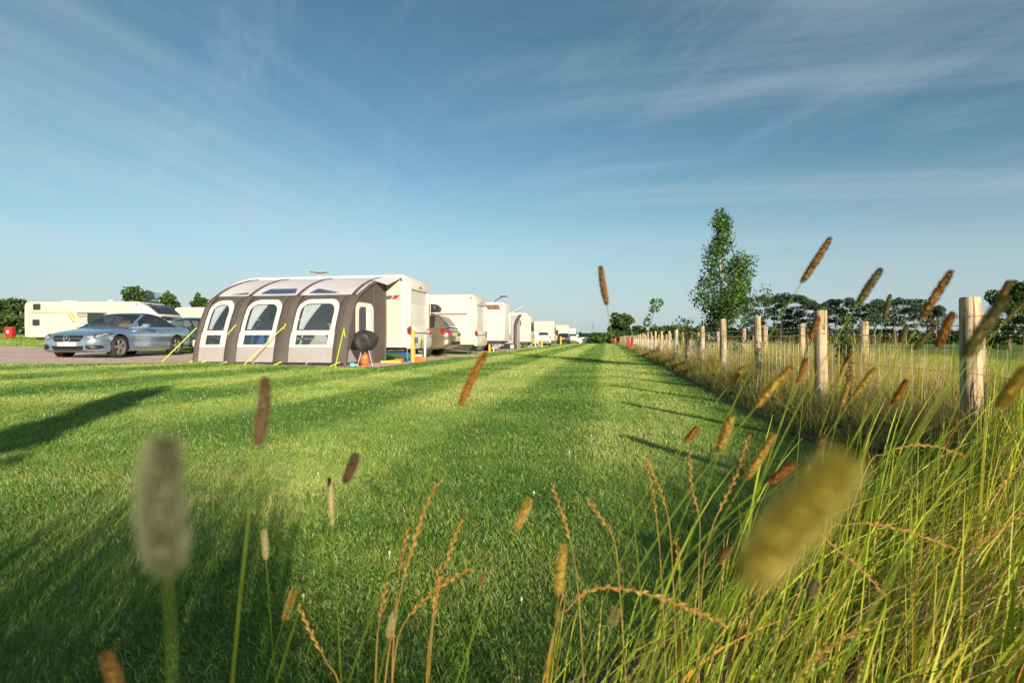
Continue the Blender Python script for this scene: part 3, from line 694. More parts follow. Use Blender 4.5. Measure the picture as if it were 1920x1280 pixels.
# ---- the silver blue convertible
root = thing('convertible_car', 'silver blue convertible with black soft top parked on the pink gravel', 'car')
sp = dict(W=1.79, r=0.33, wheels=(1.49, -1.27), crown=0.045,
    body=[(2.36, .36, .50, .52), (2.33, .27, .58, .62), (2.25, .21, .645, .74), (2.1, .18, .70, .83), (1.8, .17, .765, .882), (1.4, .17, .83, .895), (1.0, .18, .88, .895), (.5, .19, .90, .89), (-.3, .19, .915, .89), (-1.0, .19, .935, .895), (-1.6, .20, .955, .89), (-1.95, .22, .955, .86), (-2.2, .26, .92, .79), (-2.32, .33, .83, .70), (-2.36, .40, .72, .62)],
    belt=[(1.05, .90), (.5, .915), (-.3, .93), (-1.0, .95), (-1.75, .975)],
    cab=[(1.03, .90, .78, .60), (.9, .965, .79, .60), (.6, 1.12, .80, .60), (.2, 1.325, .80, .60), (.08, 1.365, .80, .60), (-.3, 1.40, .80, .60), (-.6, 1.375, .80, .59), (-.95, 1.27, .79, .58), (-1.25, 1.12, .77, .56), (-1.52, .975, .74, .54)],
    breaks=(.97, .16, .52, -.36, -.40, -.92, .05), ws0=.97, ws1=.16, rw0=-1.36, rw1=-1.08, side=((-.36, .55), (-.92, -.40)), pill=.10)
body, bv = car_body(root, sp, M['silver_blue'])
cabin(root, sp, M['soft_top'], M['silver_blue'], M['glass_clear'], M['glass_dark'], 'soft_top')
for sd in (-1, 1):
    for wx in sp['wheels']: wheel_at(root, wx, sd*(0.895-0.125), 0.33, 0.24, sd, M['alloy'], 5, 0.74)
# front
gp = decal(bv, [(-.40, .66), (.40, .66), (.43, .60), (.36, .50), (.2, .465), (-.2, .465), (-.36, .50), (-.43, .60)], 'yz', 1, .006, 'grille', M['black'], root, 3)
bar = decal(bv, [(-.42, .585), (.42, .585), (.42, .565), (-.42, .565)], 'yz', 1, .016, 'grille_bar', M['chrome'], gp, 4)
h = bv.ray_cast(Vector((20, 0, .575)), Vector((-1, 0, 0)), 60)[0]
mb = MB(); T = Matrix.Translation((h.x+.02, 0, .575)) @ Matrix.Rotation(R(90), 4, 'Y') @ Matrix.Rotation(R(90), 4, 'Z')
mb.lathe([(.078, 0), (.100, .006), (.104, .014), (.098, .022), (.080, .020), (.078, 0)], 32, T)
for a in (90, 210, 330):
    ca, sa = math.cos(R(a)), math.sin(R(a)); mb.add([(-.016*sa, .016*ca, .008), (.016*sa, -.016*ca, .008), (.088*ca, .088*sa, .012), (0, 0, .022)], [(0, 1, 3), (1, 2, 3), (2, 0, 3), (0, 2, 1)], T)
mb.build('star_badge', M['chrome'], gp)
for sd in (-1, 1):
    hl = decal(bv, [(sd*y, z) for y, z in ((.47, .575), (.60, .545), (.76, .59), (.862, .715), (.82, .735), (.66, .70), (.53, .65))], 'yz', 1, .004, 'headlight', M['dark_plastic'], root, 3)
    decal(bv, [(sd*y, z) for y, z in ((.50, .585), (.60, .562), (.68, .58), (.66, .66), (.55, .64))], 'yz', 1, .010, 'lens', M['clear_lamp'], hl, 2)
    decal(bv, [(sd*y, z) for y, z in ((.70, .60), (.75, .60), (.835, .70), (.80, .715), (.70, .68))], 'yz', 1, .010, 'lens', M['clear_lamp'], hl, 2)
    decal(bv, [(sd*y, z) for y, z in ((.52, .40), (.66, .41), (.80, .38), (.83, .31), (.76, .26), (.55, .27), (.50, .33))], 'yz', 1, .005, 'air_intake', M['black'], root, 3)
    decal(bv, [(sd*y, z) for y, z in ((.60, .86), (.78, .82), (.80, .74), (.62, .72))], 'yz', -1, .006, 'tail_light', M['red_lamp'], root, 2)
    # tail light wraps round to the side
    decal(bv, [(-2.02, .80), (-2.22, .82), (-2.25, .72), (-2.10, .71)], 'xz', sd, .006, 'tail_light', M['red_lamp'], root, 2)
    mb = MB(); mb.box(-.10, .10, 0, .016, -.013, .013, None, .006); mb.build('door_handle', M['silver_blue'], root, loc=(-.33, sd*.885, .78))
    for xx in (.62, -.50):
        decal(bv, [(xx-.004, .88), (xx+.004, .88), (xx+.004-(.03 if xx > 0 else .02), .28), (xx-.004-(.03 if xx > 0 else .02), .28)], 'xz', sd, .002, 'shut_line', M['black'], root, 3)
    mb = MB(); mb.box(-.06, .08, 0, .20, -.055, .065, None, .04); mb.box(0, .05, -.10, .02, -.05, -.02, None, .008)
    mb.build('wing_mirror', M['silver_blue'], root, loc=(.50, sd*.90, .985), angle=50)
    decal(bv, [(1.0, .235), (-.88, .235), (-.88, .215), (1.0, .215)], 'xz', sd, .010, 'sill_trim', M['chrome'], root, 4)
decal(bv, [(-.46, .365), (.46, .365), (.40, .25), (-.40, .25)], 'yz', 1, .005, 'lower_intake', M['black'], root, 3)
decal(bv, [(-.70, .225), (.70, .225), (.66, .205), (-.66, .205)], 'yz', 1, .010, 'splitter', M['grey_trim'], root, 3)
h = bv.ray_cast(Vector((20, 0, .415)), Vector((-1, 0, 0)), 60)[0]
mb = MB(); mb.box(h.x+.004, h.x+.022, -.26, .26, .365, .475, None, .004); pl = mb.build('number_plate', M['plate_white'], root)
for wd_t, yy in (('EDD', -.135), ('67', .045), ('HC', .175)): text_obj(wd_t, .105, M['black'], pl, (h.x+.024, yy, .418), (R(90), 0, R(90)))
# inside: dash, two seats, steering wheel
mb = MB(); mb.box(.35, .85, -.66, .66, .70, .90, None, .06); mb.build('dashboard', M['dark_plastic'], root)
for sd in (-1, 1):
    for xx in (-.35, -1.0):
        mb = MB(); mb.box(xx-.30, xx-.14, sd*.38-.23, sd*.38+.23, .62, 1.10, None, .06); mb.box(xx-.28, xx-.18, sd*.38-.13, sd*.38+.13, 1.11, 1.27, None, .04); mb.build('seat', M['tan_seat'] if xx > -.5 else M['interior'], root)
mb = MB(); T = Matrix.Translation((.28, -.36, .92)) @ Matrix.Rotation(R(65), 4, 'Y'); pts = [T @ Vector((.18*math.cos(a), .18*math.sin(a), 0)) for a in np.linspace(0, 2*math.pi, 21)]
mb.tube(pts, .013, 6, False); mb.build('steering_wheel', M['dark_plastic'], root)
fx, fy = -11.84, 16.02       # front left wheel
rz = math.atan2(-1, 0.015)
fw = Vector((math.cos(rz), math.sin(rz))); lf = Vector((-fw.y, fw.x))
o2 = Vector((fx, fy)) - fw*1.49 - lf*0.80
root.location = (o2.x, o2.y, g(fx, fy) + .022); root.rotation_euler = (0, 0, rz)
# ---- generic cars
def make_car(name, label, loc, rz, sp, paint, group=None, plate=None, rail=False, glass='glass_dark'):
    root = thing(name, label, 'car', loc, rz, group)
    body, bv = car_body(root, sp, paint)
    cabin(root, sp, paint, paint, M[glass], M[glass])
    for sd in (-1, 1):
        for wx in sp['wheels']: wheel_at(root, wx, sd*(sp['W']/2-0.125), sp['r'], 0.23, sd, M['alloy'], 7, 0.66)
        L0 = sp['hl']; T0 = sp['tl']
        decal(bv, [(sd*y, z) for y, z in L0], 'yz', 1, .006, 'headlight', M['clear_lamp'], root, 2)
        decal(bv, [(sd*y, z) for y, z in T0], 'yz', -1, .008, 'tail_light', M['red_lamp'], root, 2)
        decal(bv, sp['tls'], 'xz', sd, .008, 'tail_light', M['red_lamp'], root, 2)
        mb = MB(); mb.box(-.06, .08, 0, .20, -.06, .075, None, .04); mb.build('wing_mirror', M['dark_plastic'] if not rail else paint, root, loc=(sp['mx'], sd*sp['W']/2*.97, sp['mz']))
        for hx in sp['hx']:
            mb = MB(); mb.box(-.10, .10, 0, .02, -.014, .014, None, .006); mb.build('door_handle', paint, root, loc=(hx, sd*sp['W']/2*.985, sp['mz']-.16))
    decal(bv, [(-.35, sp['gz']+.07), (.35, sp['gz']+.07), (.30, sp['gz']-.05), (-.30, sp['gz']-.05)], 'yz', 1, .006, 'grille', M['black'], root, 2)
    decal(bv, [(-.6, sp['bz']+.07), (.6, sp['bz']+.07), (.6, sp['bz']-.07), (-.6, sp['bz']-.07)], 'yz', -1, .008, 'rear_bumper', M['dark_plastic'], root, 2)
    for sd, m in ((1, 'plate_white'), (-1, 'plate_yellow')):
        hh = bv.ray_cast(Vector((20*sd, 0, sp['pz'] if sd < 0 else sp['gz']-.14)), Vector((-sd, 0, 0)), 60)[0]
        mb = MB(); mb.box(hh.x + sd*.004 - .008, hh.x + sd*.004 + .008, -.26, .26, hh.z-.055, hh.z+.055, None, .003); mb.build('number_plate', M[m], root)
    return root, bv
SUV = dict(W=1.88, r=0.37, wheels=(1.42, -1.38), crown=0.04,
    body=[(2.38, .42, .66, .62), (2.34, .34, .76, .74), (2.2, .27, .87, .86), (1.8, .25, .97, .93), (1.2, .25, 1.03, .94), (.2, .26, 1.06, .94), (-1.2, .27, 1.08, .94), (-1.9, .29, 1.09, .93), (-2.2, .33, 1.08, .90), (-2.36, .40, 1.03, .84), (-2.42, .48, .92, .78)],
    belt=[(1.2, 1.03), (.2, 1.06), (-1.2, 1.09), (-2.3, 1.10)],
    cab=[(1.12, 1.04, .86, .66), (.95, 1.12, .86, .66), (.3, 1.52, .86, .67), (.1, 1.60, .86, .67), (-.4, 1.655, .86, .68), (-1.2, 1.655, .86, .67), (-1.75, 1.61, .85, .65), (-1.98, 1.54, .84, .63), (-2.2, 1.25, .83, .63), (-2.29, 1.11, .82, .63)],
    breaks=(1.05, .25, .62, -.28, -.34, -1.2, -1.26, -1.82, -1.96, -2.24), ws0=1.05, ws1=.25, rw0=-2.24, rw1=-1.96, side=((-.28, .62), (-1.2, -.34), (-1.82, -1.26)), pill=9,
    hl=[(.52, .80), (.80, .84), (.86, .92), (.60, .90)], tl=[(.62, 1.06), (.86, 1.06), (.86, .84), (.70, .80)], tls=[(-2.05, 1.05), (-2.34, 1.05), (-2.36, .84), (-2.12, .86)],
    mx=.62, mz=1.14, hx=(-.18, -1.08), gz=.74, bz=.52, pz=.86)
HATCH = dict(W=1.78, r=0.32, wheels=(1.3, -1.28), crown=0.045,
    body=[(2.12, .36, .54, .56), (2.08, .28, .64, .68), (1.95, .22, .74, .80), (1.6, .2, .83, .87), (1.1, .2, .90, .89), (.2, .2, .94, .89), (-1.0, .21, .97, .89), (-1.6, .22, .98, .87), (-1.95, .27, .97, .82), (-2.08, .34, .90, .74), (-2.12, .42, .78, .66)],
    belt=[(1.2, .90), (.2, .94), (-1.0, .98), (-2.0, 1.0)],
    cab=[(1.15, .91, .80, .58), (1.0, .98, .80, .58), (.2, 1.37, .80, .59), (.0, 1.43, .80, .59), (-.5, 1.48, .80, .60), (-1.1, 1.46, .80, .59), (-1.5, 1.39, .79, .57), (-1.75, 1.25, .78, .56), (-1.95, 1.02, .76, .56)],
    breaks=(1.08, .14, .56, -.26, -.32, -1.2, -1.58, -1.9), ws0=1.08, ws1=.14, rw0=-1.9, rw1=-1.58, side=((-.26, .56), (-1.2, -.32)), pill=9,
    hl=[(.48, .64), (.72, .66), (.80, .76), (.56, .73)], tl=[(.52, .95), (.74, .95), (.74, .78), (.60, .76)], tls=[(-1.8, .94), (-2.04, .94), (-2.06, .78), (-1.86, .80)],
    mx=.58, mz=1.0, hx=(-.18, -1.0), gz=.60, bz=.44, pz=.74)
def pitch_rz(): return math.pi - TH      # nose towards the far left end of a pitch
x_, y_ = -4.62, 21.55
suv, bvs = make_car('estate_car', 'dusty gold four by four with red tail lights and a roof box', (x_, y_, g(x_, y_) + .022), pitch_rz(), SUV, M['gold_paint'])
mb = MB(); mb.prism([(-1.0, 0), (1.0, 0), (1.05, .12), (.85, .30), (-.9, .30), (-1.05, .16)], -.38, .38, 'xz', None, .05)
rb = mb.build('roof_box', M['dark_plastic'], suv, loc=(-.75, .15, 1.745))
for xx in (-1.3, -.2):
    mb = MB(); mb.box(xx-.03, xx+.03, -.68, .68, 1.69, 1.735, None, .008); mb.build('roof_bar', M['dark_plastic'], suv)
x_, y_ = -13.55, 23.4
make_car('hatchback_car', 'dark navy hatchback standing behind the silver convertible', (x_, y_, g(x_, y_)), R(-36), HATCH, M['navy_paint'], glass='glass_clear')
# ---------------------------------------------------------------- touring caravans and motorhomes
def box_profile(L, H, zf, front, rear_r=0.14, taper=0.0):
    """side outline, rear at x = 0, nose at x = -L"""
    pts = [(0.0, zf), (0.02, zf+0.25), (0.0, H-rear_r)]
    for a in (25, 50, 75): pts.append((-rear_r + rear_r*math.cos(R(a)), H-rear_r + rear_r*math.sin(R(a))))
    pts.append((-rear_r, H))
    if front == 'curve':
        for dx, z in ((2.15, 2.70), (1.85, 2.66), (1.55, 2.585), (1.12, 2.38), (.75, 2.0), (.42, 1.45), (.15, 1.0), (0.0, .62), (.06, zf)):
            pts.append((-L+dx, z*H/2.70 if z > zf else z))
    elif front == 'flat':
        pts += [(-L+.22, H), (-L+.07, H-.05), (-L, H-.22), (-L-.01, 1.2), (-L+.03, zf)]
    else:      # slanted window front
        pts += [(-L+1.9, H), (-L+1.5, H-.03), (-L+1.1, H-.16), (-L+.25, 1.62), (-L+.05, 1.45), (-L, 1.1), (-L+.03, .75), (-L+.15, zf)]
    return pts
def caravan(name, label, cat, loc, L, W=2.25, H=2.68, zf=0.44, front='curve', rz=-TH, mats=('cara_white', 'cara_cream'), wins=(), rear='panel', wheels=(-3.4,), group=None, roof=('vent',), trims=(), hitch=True, rear_r=0.14, flip=False):
    root = thing(name, label, cat, loc, rz, group)
    prof = box_profile(L, H, zf, front, rear_r)
    mb = MB(); mb.prism(prof, 0, W, 'xz', None, 0.055, 3)
    body = mb.build('body', M[mats[0]], root, angle=40)
    # side sheet slightly proud of the frame so that the edge profile reads
    inner = [(x*0.985 - .05, z*0.985 + .008) for x, z in prof]
    mb = MB(); zs = zf + .04
    def inset(pr, d):
        P = [Vector((x, z)) for x, z in pr]; out = []
        n_ = len(P); area = sum(P[i].x*P[(i+1) % n_].y - P[(i+1) % n_].x*P[i].y for i in range(n_)); sg = 1 if area > 0 else -1
        for i in range(n_):
            a = (P[i]-P[i-1]); b = (P[(i+1) % n_]-P[i])
            if a.length < 1e-6 or b.length < 1e-6: out.append(tuple(P[i])); continue
            na = Vector((-a.y, a.x)).normalized()*sg; nb = Vector((-b.y, b.x)).normalized()*sg
            m_ = (na+nb); m_ = m_.normalized()*d/max(0.35, m_.normalized().dot(na)); out.append(tuple(P[i]+m_))
        return out
    ip = inset(prof, 0.13)
    mb.prism(ip, -.006, .02, 'xz', None, 0.004, 1); mb.build('side_panel', M[mats[1]], root, angle=40)
    mb = MB(); mb.prism(ip, W-.02, W+.006, 'xz', None, 0.004, 1); mb.build('side_panel', M[mats[1]], root, angle=40)
    for (x0, x1, z0, z1) in wins:
        mb = MB(); o = [(x, -.022, z) for x, z in rrect(x0, x1, z0, z1, .07, .07)]; i_ = [(x, -.030, z) for x, z in rrect(x0+.035, x1-.035, z0+.035, z1-.035, .05, .05)]
        bk = [(x, -.004, z) for x, z in rrect(x0, x1, z0, z1, .07, .07)]
        mb.ring(i_, o); mb.ring(o, bk); f = mb.build('window', M['dark_plastic'], root, angle=40)
        mb = MB(); pn = [(x, -.031, z) for x, z in rrect(x0+.035, x1-.035, z0+.035, z1-.035, .05, .05)]; mb.add(pn, [tuple(range(len(pn)))]); mb.build('pane', M['glass_dark'], f)
    for t_ in trims:
        poly, m_ = t_; mb = MB(); mb.prism(poly, -.013, -.004, 'xz'); mb.build('decal', M[m_], root, smooth=False)
    if rear == 'panel':
        # moulded rear: recessed centre panel, bumper, lamp clusters, grab handles
        mb = MB(); P = []
        for z in np.linspace(.98, 2.30, 14):
            row = []
            for y in np.linspace(.30, W-.30, 12):
                e = min((y-.30)/.12, (W-.30-y)/.12, (z-.98)/.16, (2.30-z)/.08, 1.0); e = max(0, e); e = e*e*(3-2*e)
                row.append((.028 - .0*e + .05*(1-e)*0 - .02*e, y, z))
            P.append(row)
        mb.grid(P); mb.build('rear_panel', M['cara_grey'], root, angle=60)
        mb = MB()
        mb.box(-.02, .07, .22, .36, 1.02, 2.34, None, .03); mb.box(-.02, .07, W-.36, W-.22, 1.02, 2.34, None, .03); mb.box(-.02, .075, .22, W-.22, 2.26, 2.46, None, .03)
        mb.prism([(.04, 1.12), (.10, 1.02), (.13, .92), (.10, .90), (-.02, .90), (-.02, 1.12)], .30, W-.30, 'xz', None, .02, 2)
        mb.build('rear_frame', M[mats[0]], root, angle=40)
        mb = MB(); mb.prism([(-.03, .90), (.09, .88), (.12, .74), (.12, .52), (.06, .40), (-.03, .40)], .10, W-.10, 'xz', None, .05, 3); bp = mb.build('rear_bumper', M['cara_grey'], root, angle=40)
        mb = MB(); mb.box(.122, .132, W/2-.26, W/2+.26, .60, .71, None, .003); mb.build('number_plate', M['plate_yellow'], bp)
        for y in (.20, W-.20):
            mb = MB(); mb.prism([(y-.15, 1.02), (y-.02, 1.10), (y+.13, .92), (y+.15, .72), (y+.05, .70), (y-.10, .86)] if y < 1 else [(y+.15, 1.02), (y+.02, 1.10), (y-.13, .92), (y-.15, .72), (y-.05, .70), (y+.10, .86)], .02, .115, 'yz', None, .02, 2); tl = mb.build('tail_light', M['red_lamp'], root)
            mb = MB(); mb.box(.112, .124, y-.05, y+.06, .78, .86, None, .01); mb.build('lens', M['clear_lamp'], tl)
            mb = MB(); mb.tube([(.03, y+.02, 1.5), (.085, y+.02, 1.52), (.085, y+.02, 1.88), (.03, y+.02, 1.9)], .014, 8); mb.build('grab_handle', M['cara_grey'], root)
        mb = MB(); mb.box(.072, .086, W/2-.12, W/2+.12, 2.34, 2.40, None, .005); mb.build('brake_light', M['red_lamp'], root)
    elif rear == 'lights':
        for y in (.10, W-.10):
            for z in (.75, .90, 1.05, 1.2):
                mb = MB(); mb.lathe([(.0005, .03), (.05, .028), (.06, .012), (.06, -.01)], 14, Matrix.Translation((.01, y, z)) @ Matrix.Rotation(R(90), 4, 'Y')); mb.build('tail_light', M['red_lamp'], root)
        mb = MB(); mb.box(-.01, .05, W-.55, W-.15, 1.0, 2.3, None, .02); mb.build('rear_rack', M['cara_grey'], root)
    elif rear == 'window':
        f = MB(); f.box(0, .03, .35, W-.35, 1.35, 2.0, None, .03); fo = f.build('window', M['dark_plastic'], root)
        f = MB(); f.box(.028, .036, .40, W-.40, 1.40, 1.95, None, .01); f.build('pane', M['glass_dark'], fo)
        for y in (.18, W-.18):
            mb = MB(); mb.box(0, .05, y-.08, y+.08, .75, 1.05, None, .02); mb.build('tail_light', M['red_lamp'], root)
    # awning rail along the top of each side, seam strip above the skirt, service hatches
    if front != 'slant':
        xl = -L + (2.0 if front == 'curve' else .45)
        for y0, y1 in ((-.022, -.007), (W+.007, W+.022)):
            mb = MB(); mb.box(xl, -.30, y0, y1, H-.165, H-.145); mb.build('awning_rail', M['cara_grey'], root, smooth=False)
            mb = MB(); mb.box(-L+.35, -.20, y0, y1, zf+.20, zf+.213); mb.build('seam_strip', M['cara_grey'], root, smooth=False)
        for x0, x1, z0, z1 in ((-1.55, -1.05, zf+.28, zf+.72), (-L+1.9, -L+2.5, zf+.26, zf+.60)):
            mb = MB(); mb.box(x0, x1, -.016, -.007, z0, z1, None, .003); hh_ = mb.build('service_hatch', M[mats[0]], root)
            mb = MB(); mb.box((x0+x1)/2-.04, (x0+x1)/2+.04, -.022, -.0165, z1-.07, z1-.04); mb.build('latch', M['dark_plastic'], hh_, smooth=False)
    # small red marker lamp high on the side
    mb = MB(); mb.box(-.16, -.11, -.02, .0, H-.22, H-.12, None, .006); mb.build('marker_lamp', M['red_lamp'], root)
    mb = MB(); mb.box(-L+.5, -.15, .25, W-.25, zf-.11, zf-.005, None, .02); mb.box(-L+.9, -.3, .4, .46, zf-.2, zf-.1); mb.box(-L+.9, -.3, W-.46, W-.4, zf-.2, zf-.1); mb.build('chassis', M['chassis'], root)
    for wx in wheels:
        for sd, yy in ((-1, .12), (1, W-.12)): wheel_at(root, wx, yy, .32, .19, sd, M['alloy'], 5, .62)
    for xx in (-.55, -L+1.1):
        for yy in (.35, W-.35):
            mb = MB(); mb.tube([(xx, yy, zf-.06), (xx+.22, yy, .03)], .02, 6); mb.box(xx+.15, xx+.29, yy-.06, yy+.06, -.002, .03); mb.build('corner_steady', M['chassis'], root)
    if hitch:
        mb = MB(); mb.tube([(-L+.8, .5, zf-.08), (-L-1.0, W/2, zf-.02)], .035, 6); mb.tube([(-L+.8, W-.5, zf-.08), (-L-1.0, W/2, zf-.02)], .035, 6); mb.tube([(-L-.75, W/2, zf+.2), (-L-.75, W/2, .05)], .025, 6)
        mb.box(-L-.8, -L-.1, W/2-.35, W/2+.35, zf-.02, zf+.25, None, .06); mb.build('tow_hitch', M['cara_grey'], root)
    for k, rf in enumerate(roof):
        if rf == 'vent':
            mb = MB(); mb.box(-2.4, -1.75, .8, 1.5, H, H+.07, None, .03); mb.build('roof_vent', M['cara_white'], root)
        elif rf == 'vent2':
            mb = MB(); mb.box(-4.9, -4.3, .8, 1.4, H, H+.06, None, .03); mb.build('roof_vent', M['dark_plastic'], root)
        elif rf == 'dish':
            mb = MB(); mb.tube([(-3.55, 1.2, H), (-3.55, 1.2, H+.24)], .028, 8)
            mb.lathe([(.0005, .235), (.13, .245), (.30, .275), (.31, .29), (.28, .305), (.10, .33), (.0005, .335)], 28, Matrix.Translation((-3.55, 1.2, H))); mb.build('aerial', M['cara_grey'], root, angle=50)
        elif rf == 'boxes':
            mb = MB(); mb.box(-5.2, -4.2, .6, 1.2, H, H+.10, None, .04); mb.box(-2.6, -2.3, .9, 1.2, H, H+.17, None, .03); mb.build('roof_vent', M['cara_grey'], root)
        elif rf == 'hatch':
            mb = MB(); T = Matrix.Translation((-L+2.05, .95, H+.02)) @ Matrix.Rotation(R(30), 4, 'Y'); mb.box(-.75, 0, -.35, .35, 0, .03, T, .01); mb.build('open_rooflight', M['pvc'], root)
        elif rf == 'ridge':
            mb = MB(); mb.lathe([(.0005, .20), (.35, .16), (.62, .06), (.66, 0)], 22, Matrix.Translation((-3.0, 1.1, H))); mb.build('satellite_dome', M['cara_grey'], root, angle=60)
        elif rf == 'arm':
            mb = MB(); mb.tube([(-.9, 1.3, H), (-.75, 1.3, H+.2), (-.35, 1.3, H+.42)], .03, 6); mb.box(-.45, -.1, 1.1, 1.5, H+.40, H+.45, None, .01); mb.build('aerial', M['dark_plastic'], root)
        elif rf == 'lid':
            mb = MB(); T = Matrix.Translation((-1.6, 1.0, H)) @ Matrix.Rotation(R(-28), 4, 'Y'); mb.box(0, 1.1, -.35, .35, 0, .05, T, .01); mb.build('open_rooflight', M['cara_white'], root)
    return root
P0 = (-6.05, 15.5)                     # near rear corner of the near caravan, in strip coordinates
x_, y_ = S(*P0); zc = g(x_, y_) + .022
near = caravan('touring_caravan', 'large cream touring caravan with the grey awning fixed to its side', 'caravan', (x_, y_, zc), 7.3, H=2.69, wheels=(-3.2, -4.0), roof=('vent', 'vent2', 'dish'),
    wins=((-6.2, -5.3, 1.25, 1.9), (-4.6, -3.6, 1.3, 1.95)),
    trims=(([(-.92, 1.93), (-.48, 1.93), (-.40, 2.04), (-.92, 2.04)], 'grey_trim'), ([(-.45, 1.93), (-.30, 1.93), (-.17, 2.05), (-.36, 2.05)], 'red_plastic'), ([(-.92, 1.905), (-.66, 1.905), (-.65, 1.92), (-.92, 1.92)], 'red_plastic')))
mb = MB(); mb.box(-3.35, -2.6, -.02, -.004, .62, 2.25, None, .004); mb.build('door', M['cara_white'], near)
def row_caravan(ly, lx=-6.05, **k):
    x, y = S(lx, ly); return caravan(loc=(x, y, g(x, y) + .02), **k)
row_caravan(23.0, lx=-5.78, name='touring_caravan', label='cream caravan with a thin dark stripe, second in the row behind the gold car', cat='caravan', L=7.0, H=2.72, zf=.46, mats=('cara_cream', 'cara_white'), roof=('ridge',), wheels=(-3.6,),
    trims=(([(-6.4, 1.80), (-.32, 1.80), (-.32, 1.86), (-6.4, 1.86)], 'brown_trim'), ([(-.75, .60), (-.63, .60), (-.63, .65), (-.75, .65)], 'gold_trim'), ([(-1.6, .60), (-1.48, .60), (-1.48, .65), (-1.6, .65)], 'gold_trim')))
row_caravan(30.0, lx=-5.76, name='motorhome', label='white motorhome with a dark red flash near its roof and round red tail lights', cat='motorhome', L=6.6, H=2.85, zf=.62, front='flat', mats=('cara_white', 'cara_white'), rear='lights', roof=('arm', 'vent2'), wheels=(-1.5, -5.3), hitch=False,
    trims=(([(-.22, 2.42), (-.95, 2.42), (-1.15, 2.72), (-.33, 2.72)], 'brown_trim'), ([(-.45, 2.52), (-.80, 2.52), (-.80, 2.63), (-.45, 2.63)], 'cara_grey'), ([(-1.05, 1.46), (-2.2, 1.46), (-2.2, 1.53), (-1.05, 1.53)], 'cara_grey')))
c4 = row_caravan(40.6, lx=-5.75, name='touring_caravan', label='rounded cream caravan with a small grey awning, fourth in the row', cat='caravan', L=6.2, H=2.75, zf=.50, mats=('cara_cream', 'cara_cream'), rear='window', rear_r=.5, roof=('lid',), wheels=(-3.0,), wins=((-1.05, -.72, 1.75, 2.15),))
row_caravan(61.0, lx=-5.9, name='motorhome', label='cream motorhome with a dark cab window, fifth in the row beyond the white stand', cat='motorhome', L=6.2, H=2.75, zf=.5, front='flat', mats=('cara_cream', 'cara_cream'), rear='window', roof=(), wheels=(-1.4, -4.9), hitch=False, wins=((-3.6, -3.1, 1.5, 2.0), (-5.9, -4.5, 1.3, 2.2)))
row_caravan(80.0, lx=-5.6, name='touring_caravan', label='far cream caravan with rounded roof at the end of the row', cat='caravan', L=7.0, H=2.75, zf=.5, mats=('cara_cream', 'cara_cream'), rear='window', roof=('vent',), wheels=(-3.3,), wins=((-1.9, -1.5, 1.2, 2.0), (-4.8, -2.8, 1.4, 1.9)))
row_caravan(92.0, lx=-5.2, name='touring_caravan', label='farthest small white caravan, standing behind the white windbreak', cat='caravan', L=5.4, H=2.5, zf=.5, mats=('cara_white', 'cara_white'), rear='window', roof=('boxes',), wheels=(-2.6,))
# the two on the left side of the field
def left_caravan(xr, y, dz=0, **k):
    return caravan(loc=(xr, y, g(xr, y) + dz), **k)
HY = 30.8
lc = left_caravan(-21.55, HY, name='touring_caravan', label='cream caravan with black and gold stripes behind the convertible', cat='caravan', L=6.85, W=2.25, H=2.5, zf=.42, front='flat', rz=R(-2), mats=('cara_cream', 'cara_cream'), rear='none', roof=('boxes',), wheels=(-2.9,), hitch=False)
# its own windows, stripes and glazed nose (the nose is the end on the right)
def lwin(x0, x1, z0, z1):
    mb = MB(); o = [(x, -.022, z) for x, z in rrect(x0, x1, z0, z1, .07, .07)]; i_ = [(x, -.030, z) for x, z in rrect(x0+.05, x1-.05, z0+.05, z1-.05, .05, .05)]
    mb.ring(i_, o); mb.ring(o, [(x, -.004, z) for x, z in rrect(x0, x1, z0, z1, .07, .07)]); f = mb.build('window', M['dark_plastic'], lc)
    mb = MB(); pn = [(x, -.031, z) for x, z in rrect(x0+.05, x1-.05, z0+.05, z1-.05, .05, .05)]; mb.add(pn, [tuple(range(len(pn)))]); mb.build('pane', M['glass_dark'], f)
lwin(-6.30, -5.85, 2.02, 2.38); lwin(-6.33, -5.90, 1.10, 1.47); lwin(-3.05, -2.05, 1.25, 1.83)
def ldec(poly, m):
    mb = MB(); mb.prism(poly, -.014, -.006, 'xz'); mb.build('decal', M[m], lc, smooth=False)
ldec([(-6.5, 1.925), (-4.15, 1.905), (-4.15, 1.885), (-6.5, 1.905)], 'gold_trim')
ldec([(-6.45, 1.83), (-4.22, 1.80), (-3.95, 1.34), (-3.85, 1.28), (-3.1, 1.25), (-3.1, 1.27), (-3.82, 1.31), (-3.92, 1.37), (-4.20, 1.83), (-6.45, 1.86)], 'grey_trim')
ldec([(-4.12, 1.90), (-3.98, 1.90), (-3.72, 1.45), (-3.85, 1.45)], 'gold_trim')
ldec([(-3.80, 1.89), (-1.9, 1.86), (-1.9, 1.80), (-3.05, 1.82), (-3.60, 1.82)], 'grey_trim')
ldec([(-3.70, 1.78), (-3.08, 1.78), (-3.08, 1.72), (-3.66, 1.72)], 'grey_trim'); ldec([(-3.62, 1.66), (-3.08, 1.66), (-3.08, 1.60), (-3.58, 1.60)], 'grey_trim')
ldec([(-3.62, 1.50), (-3.08, 1.48), (-3.08, 1.44), (-3.60, 1.46)], 'gold_trim')
ldec([(-5.75, 1.19), (-5.2, 1.18), (-5.2, 1.15), (-5.75, 1.16)], 'cara_grey'); ldec([(-6.1, .50), (-5.4, .50), (-5.4, .90), (-6.1, .90)], 'cara_white')
ldec([(-2.03, 1.84), (-1.95, 1.84), (-1.84, 1.62), (-2.03, 1.62)], 'brown_trim')
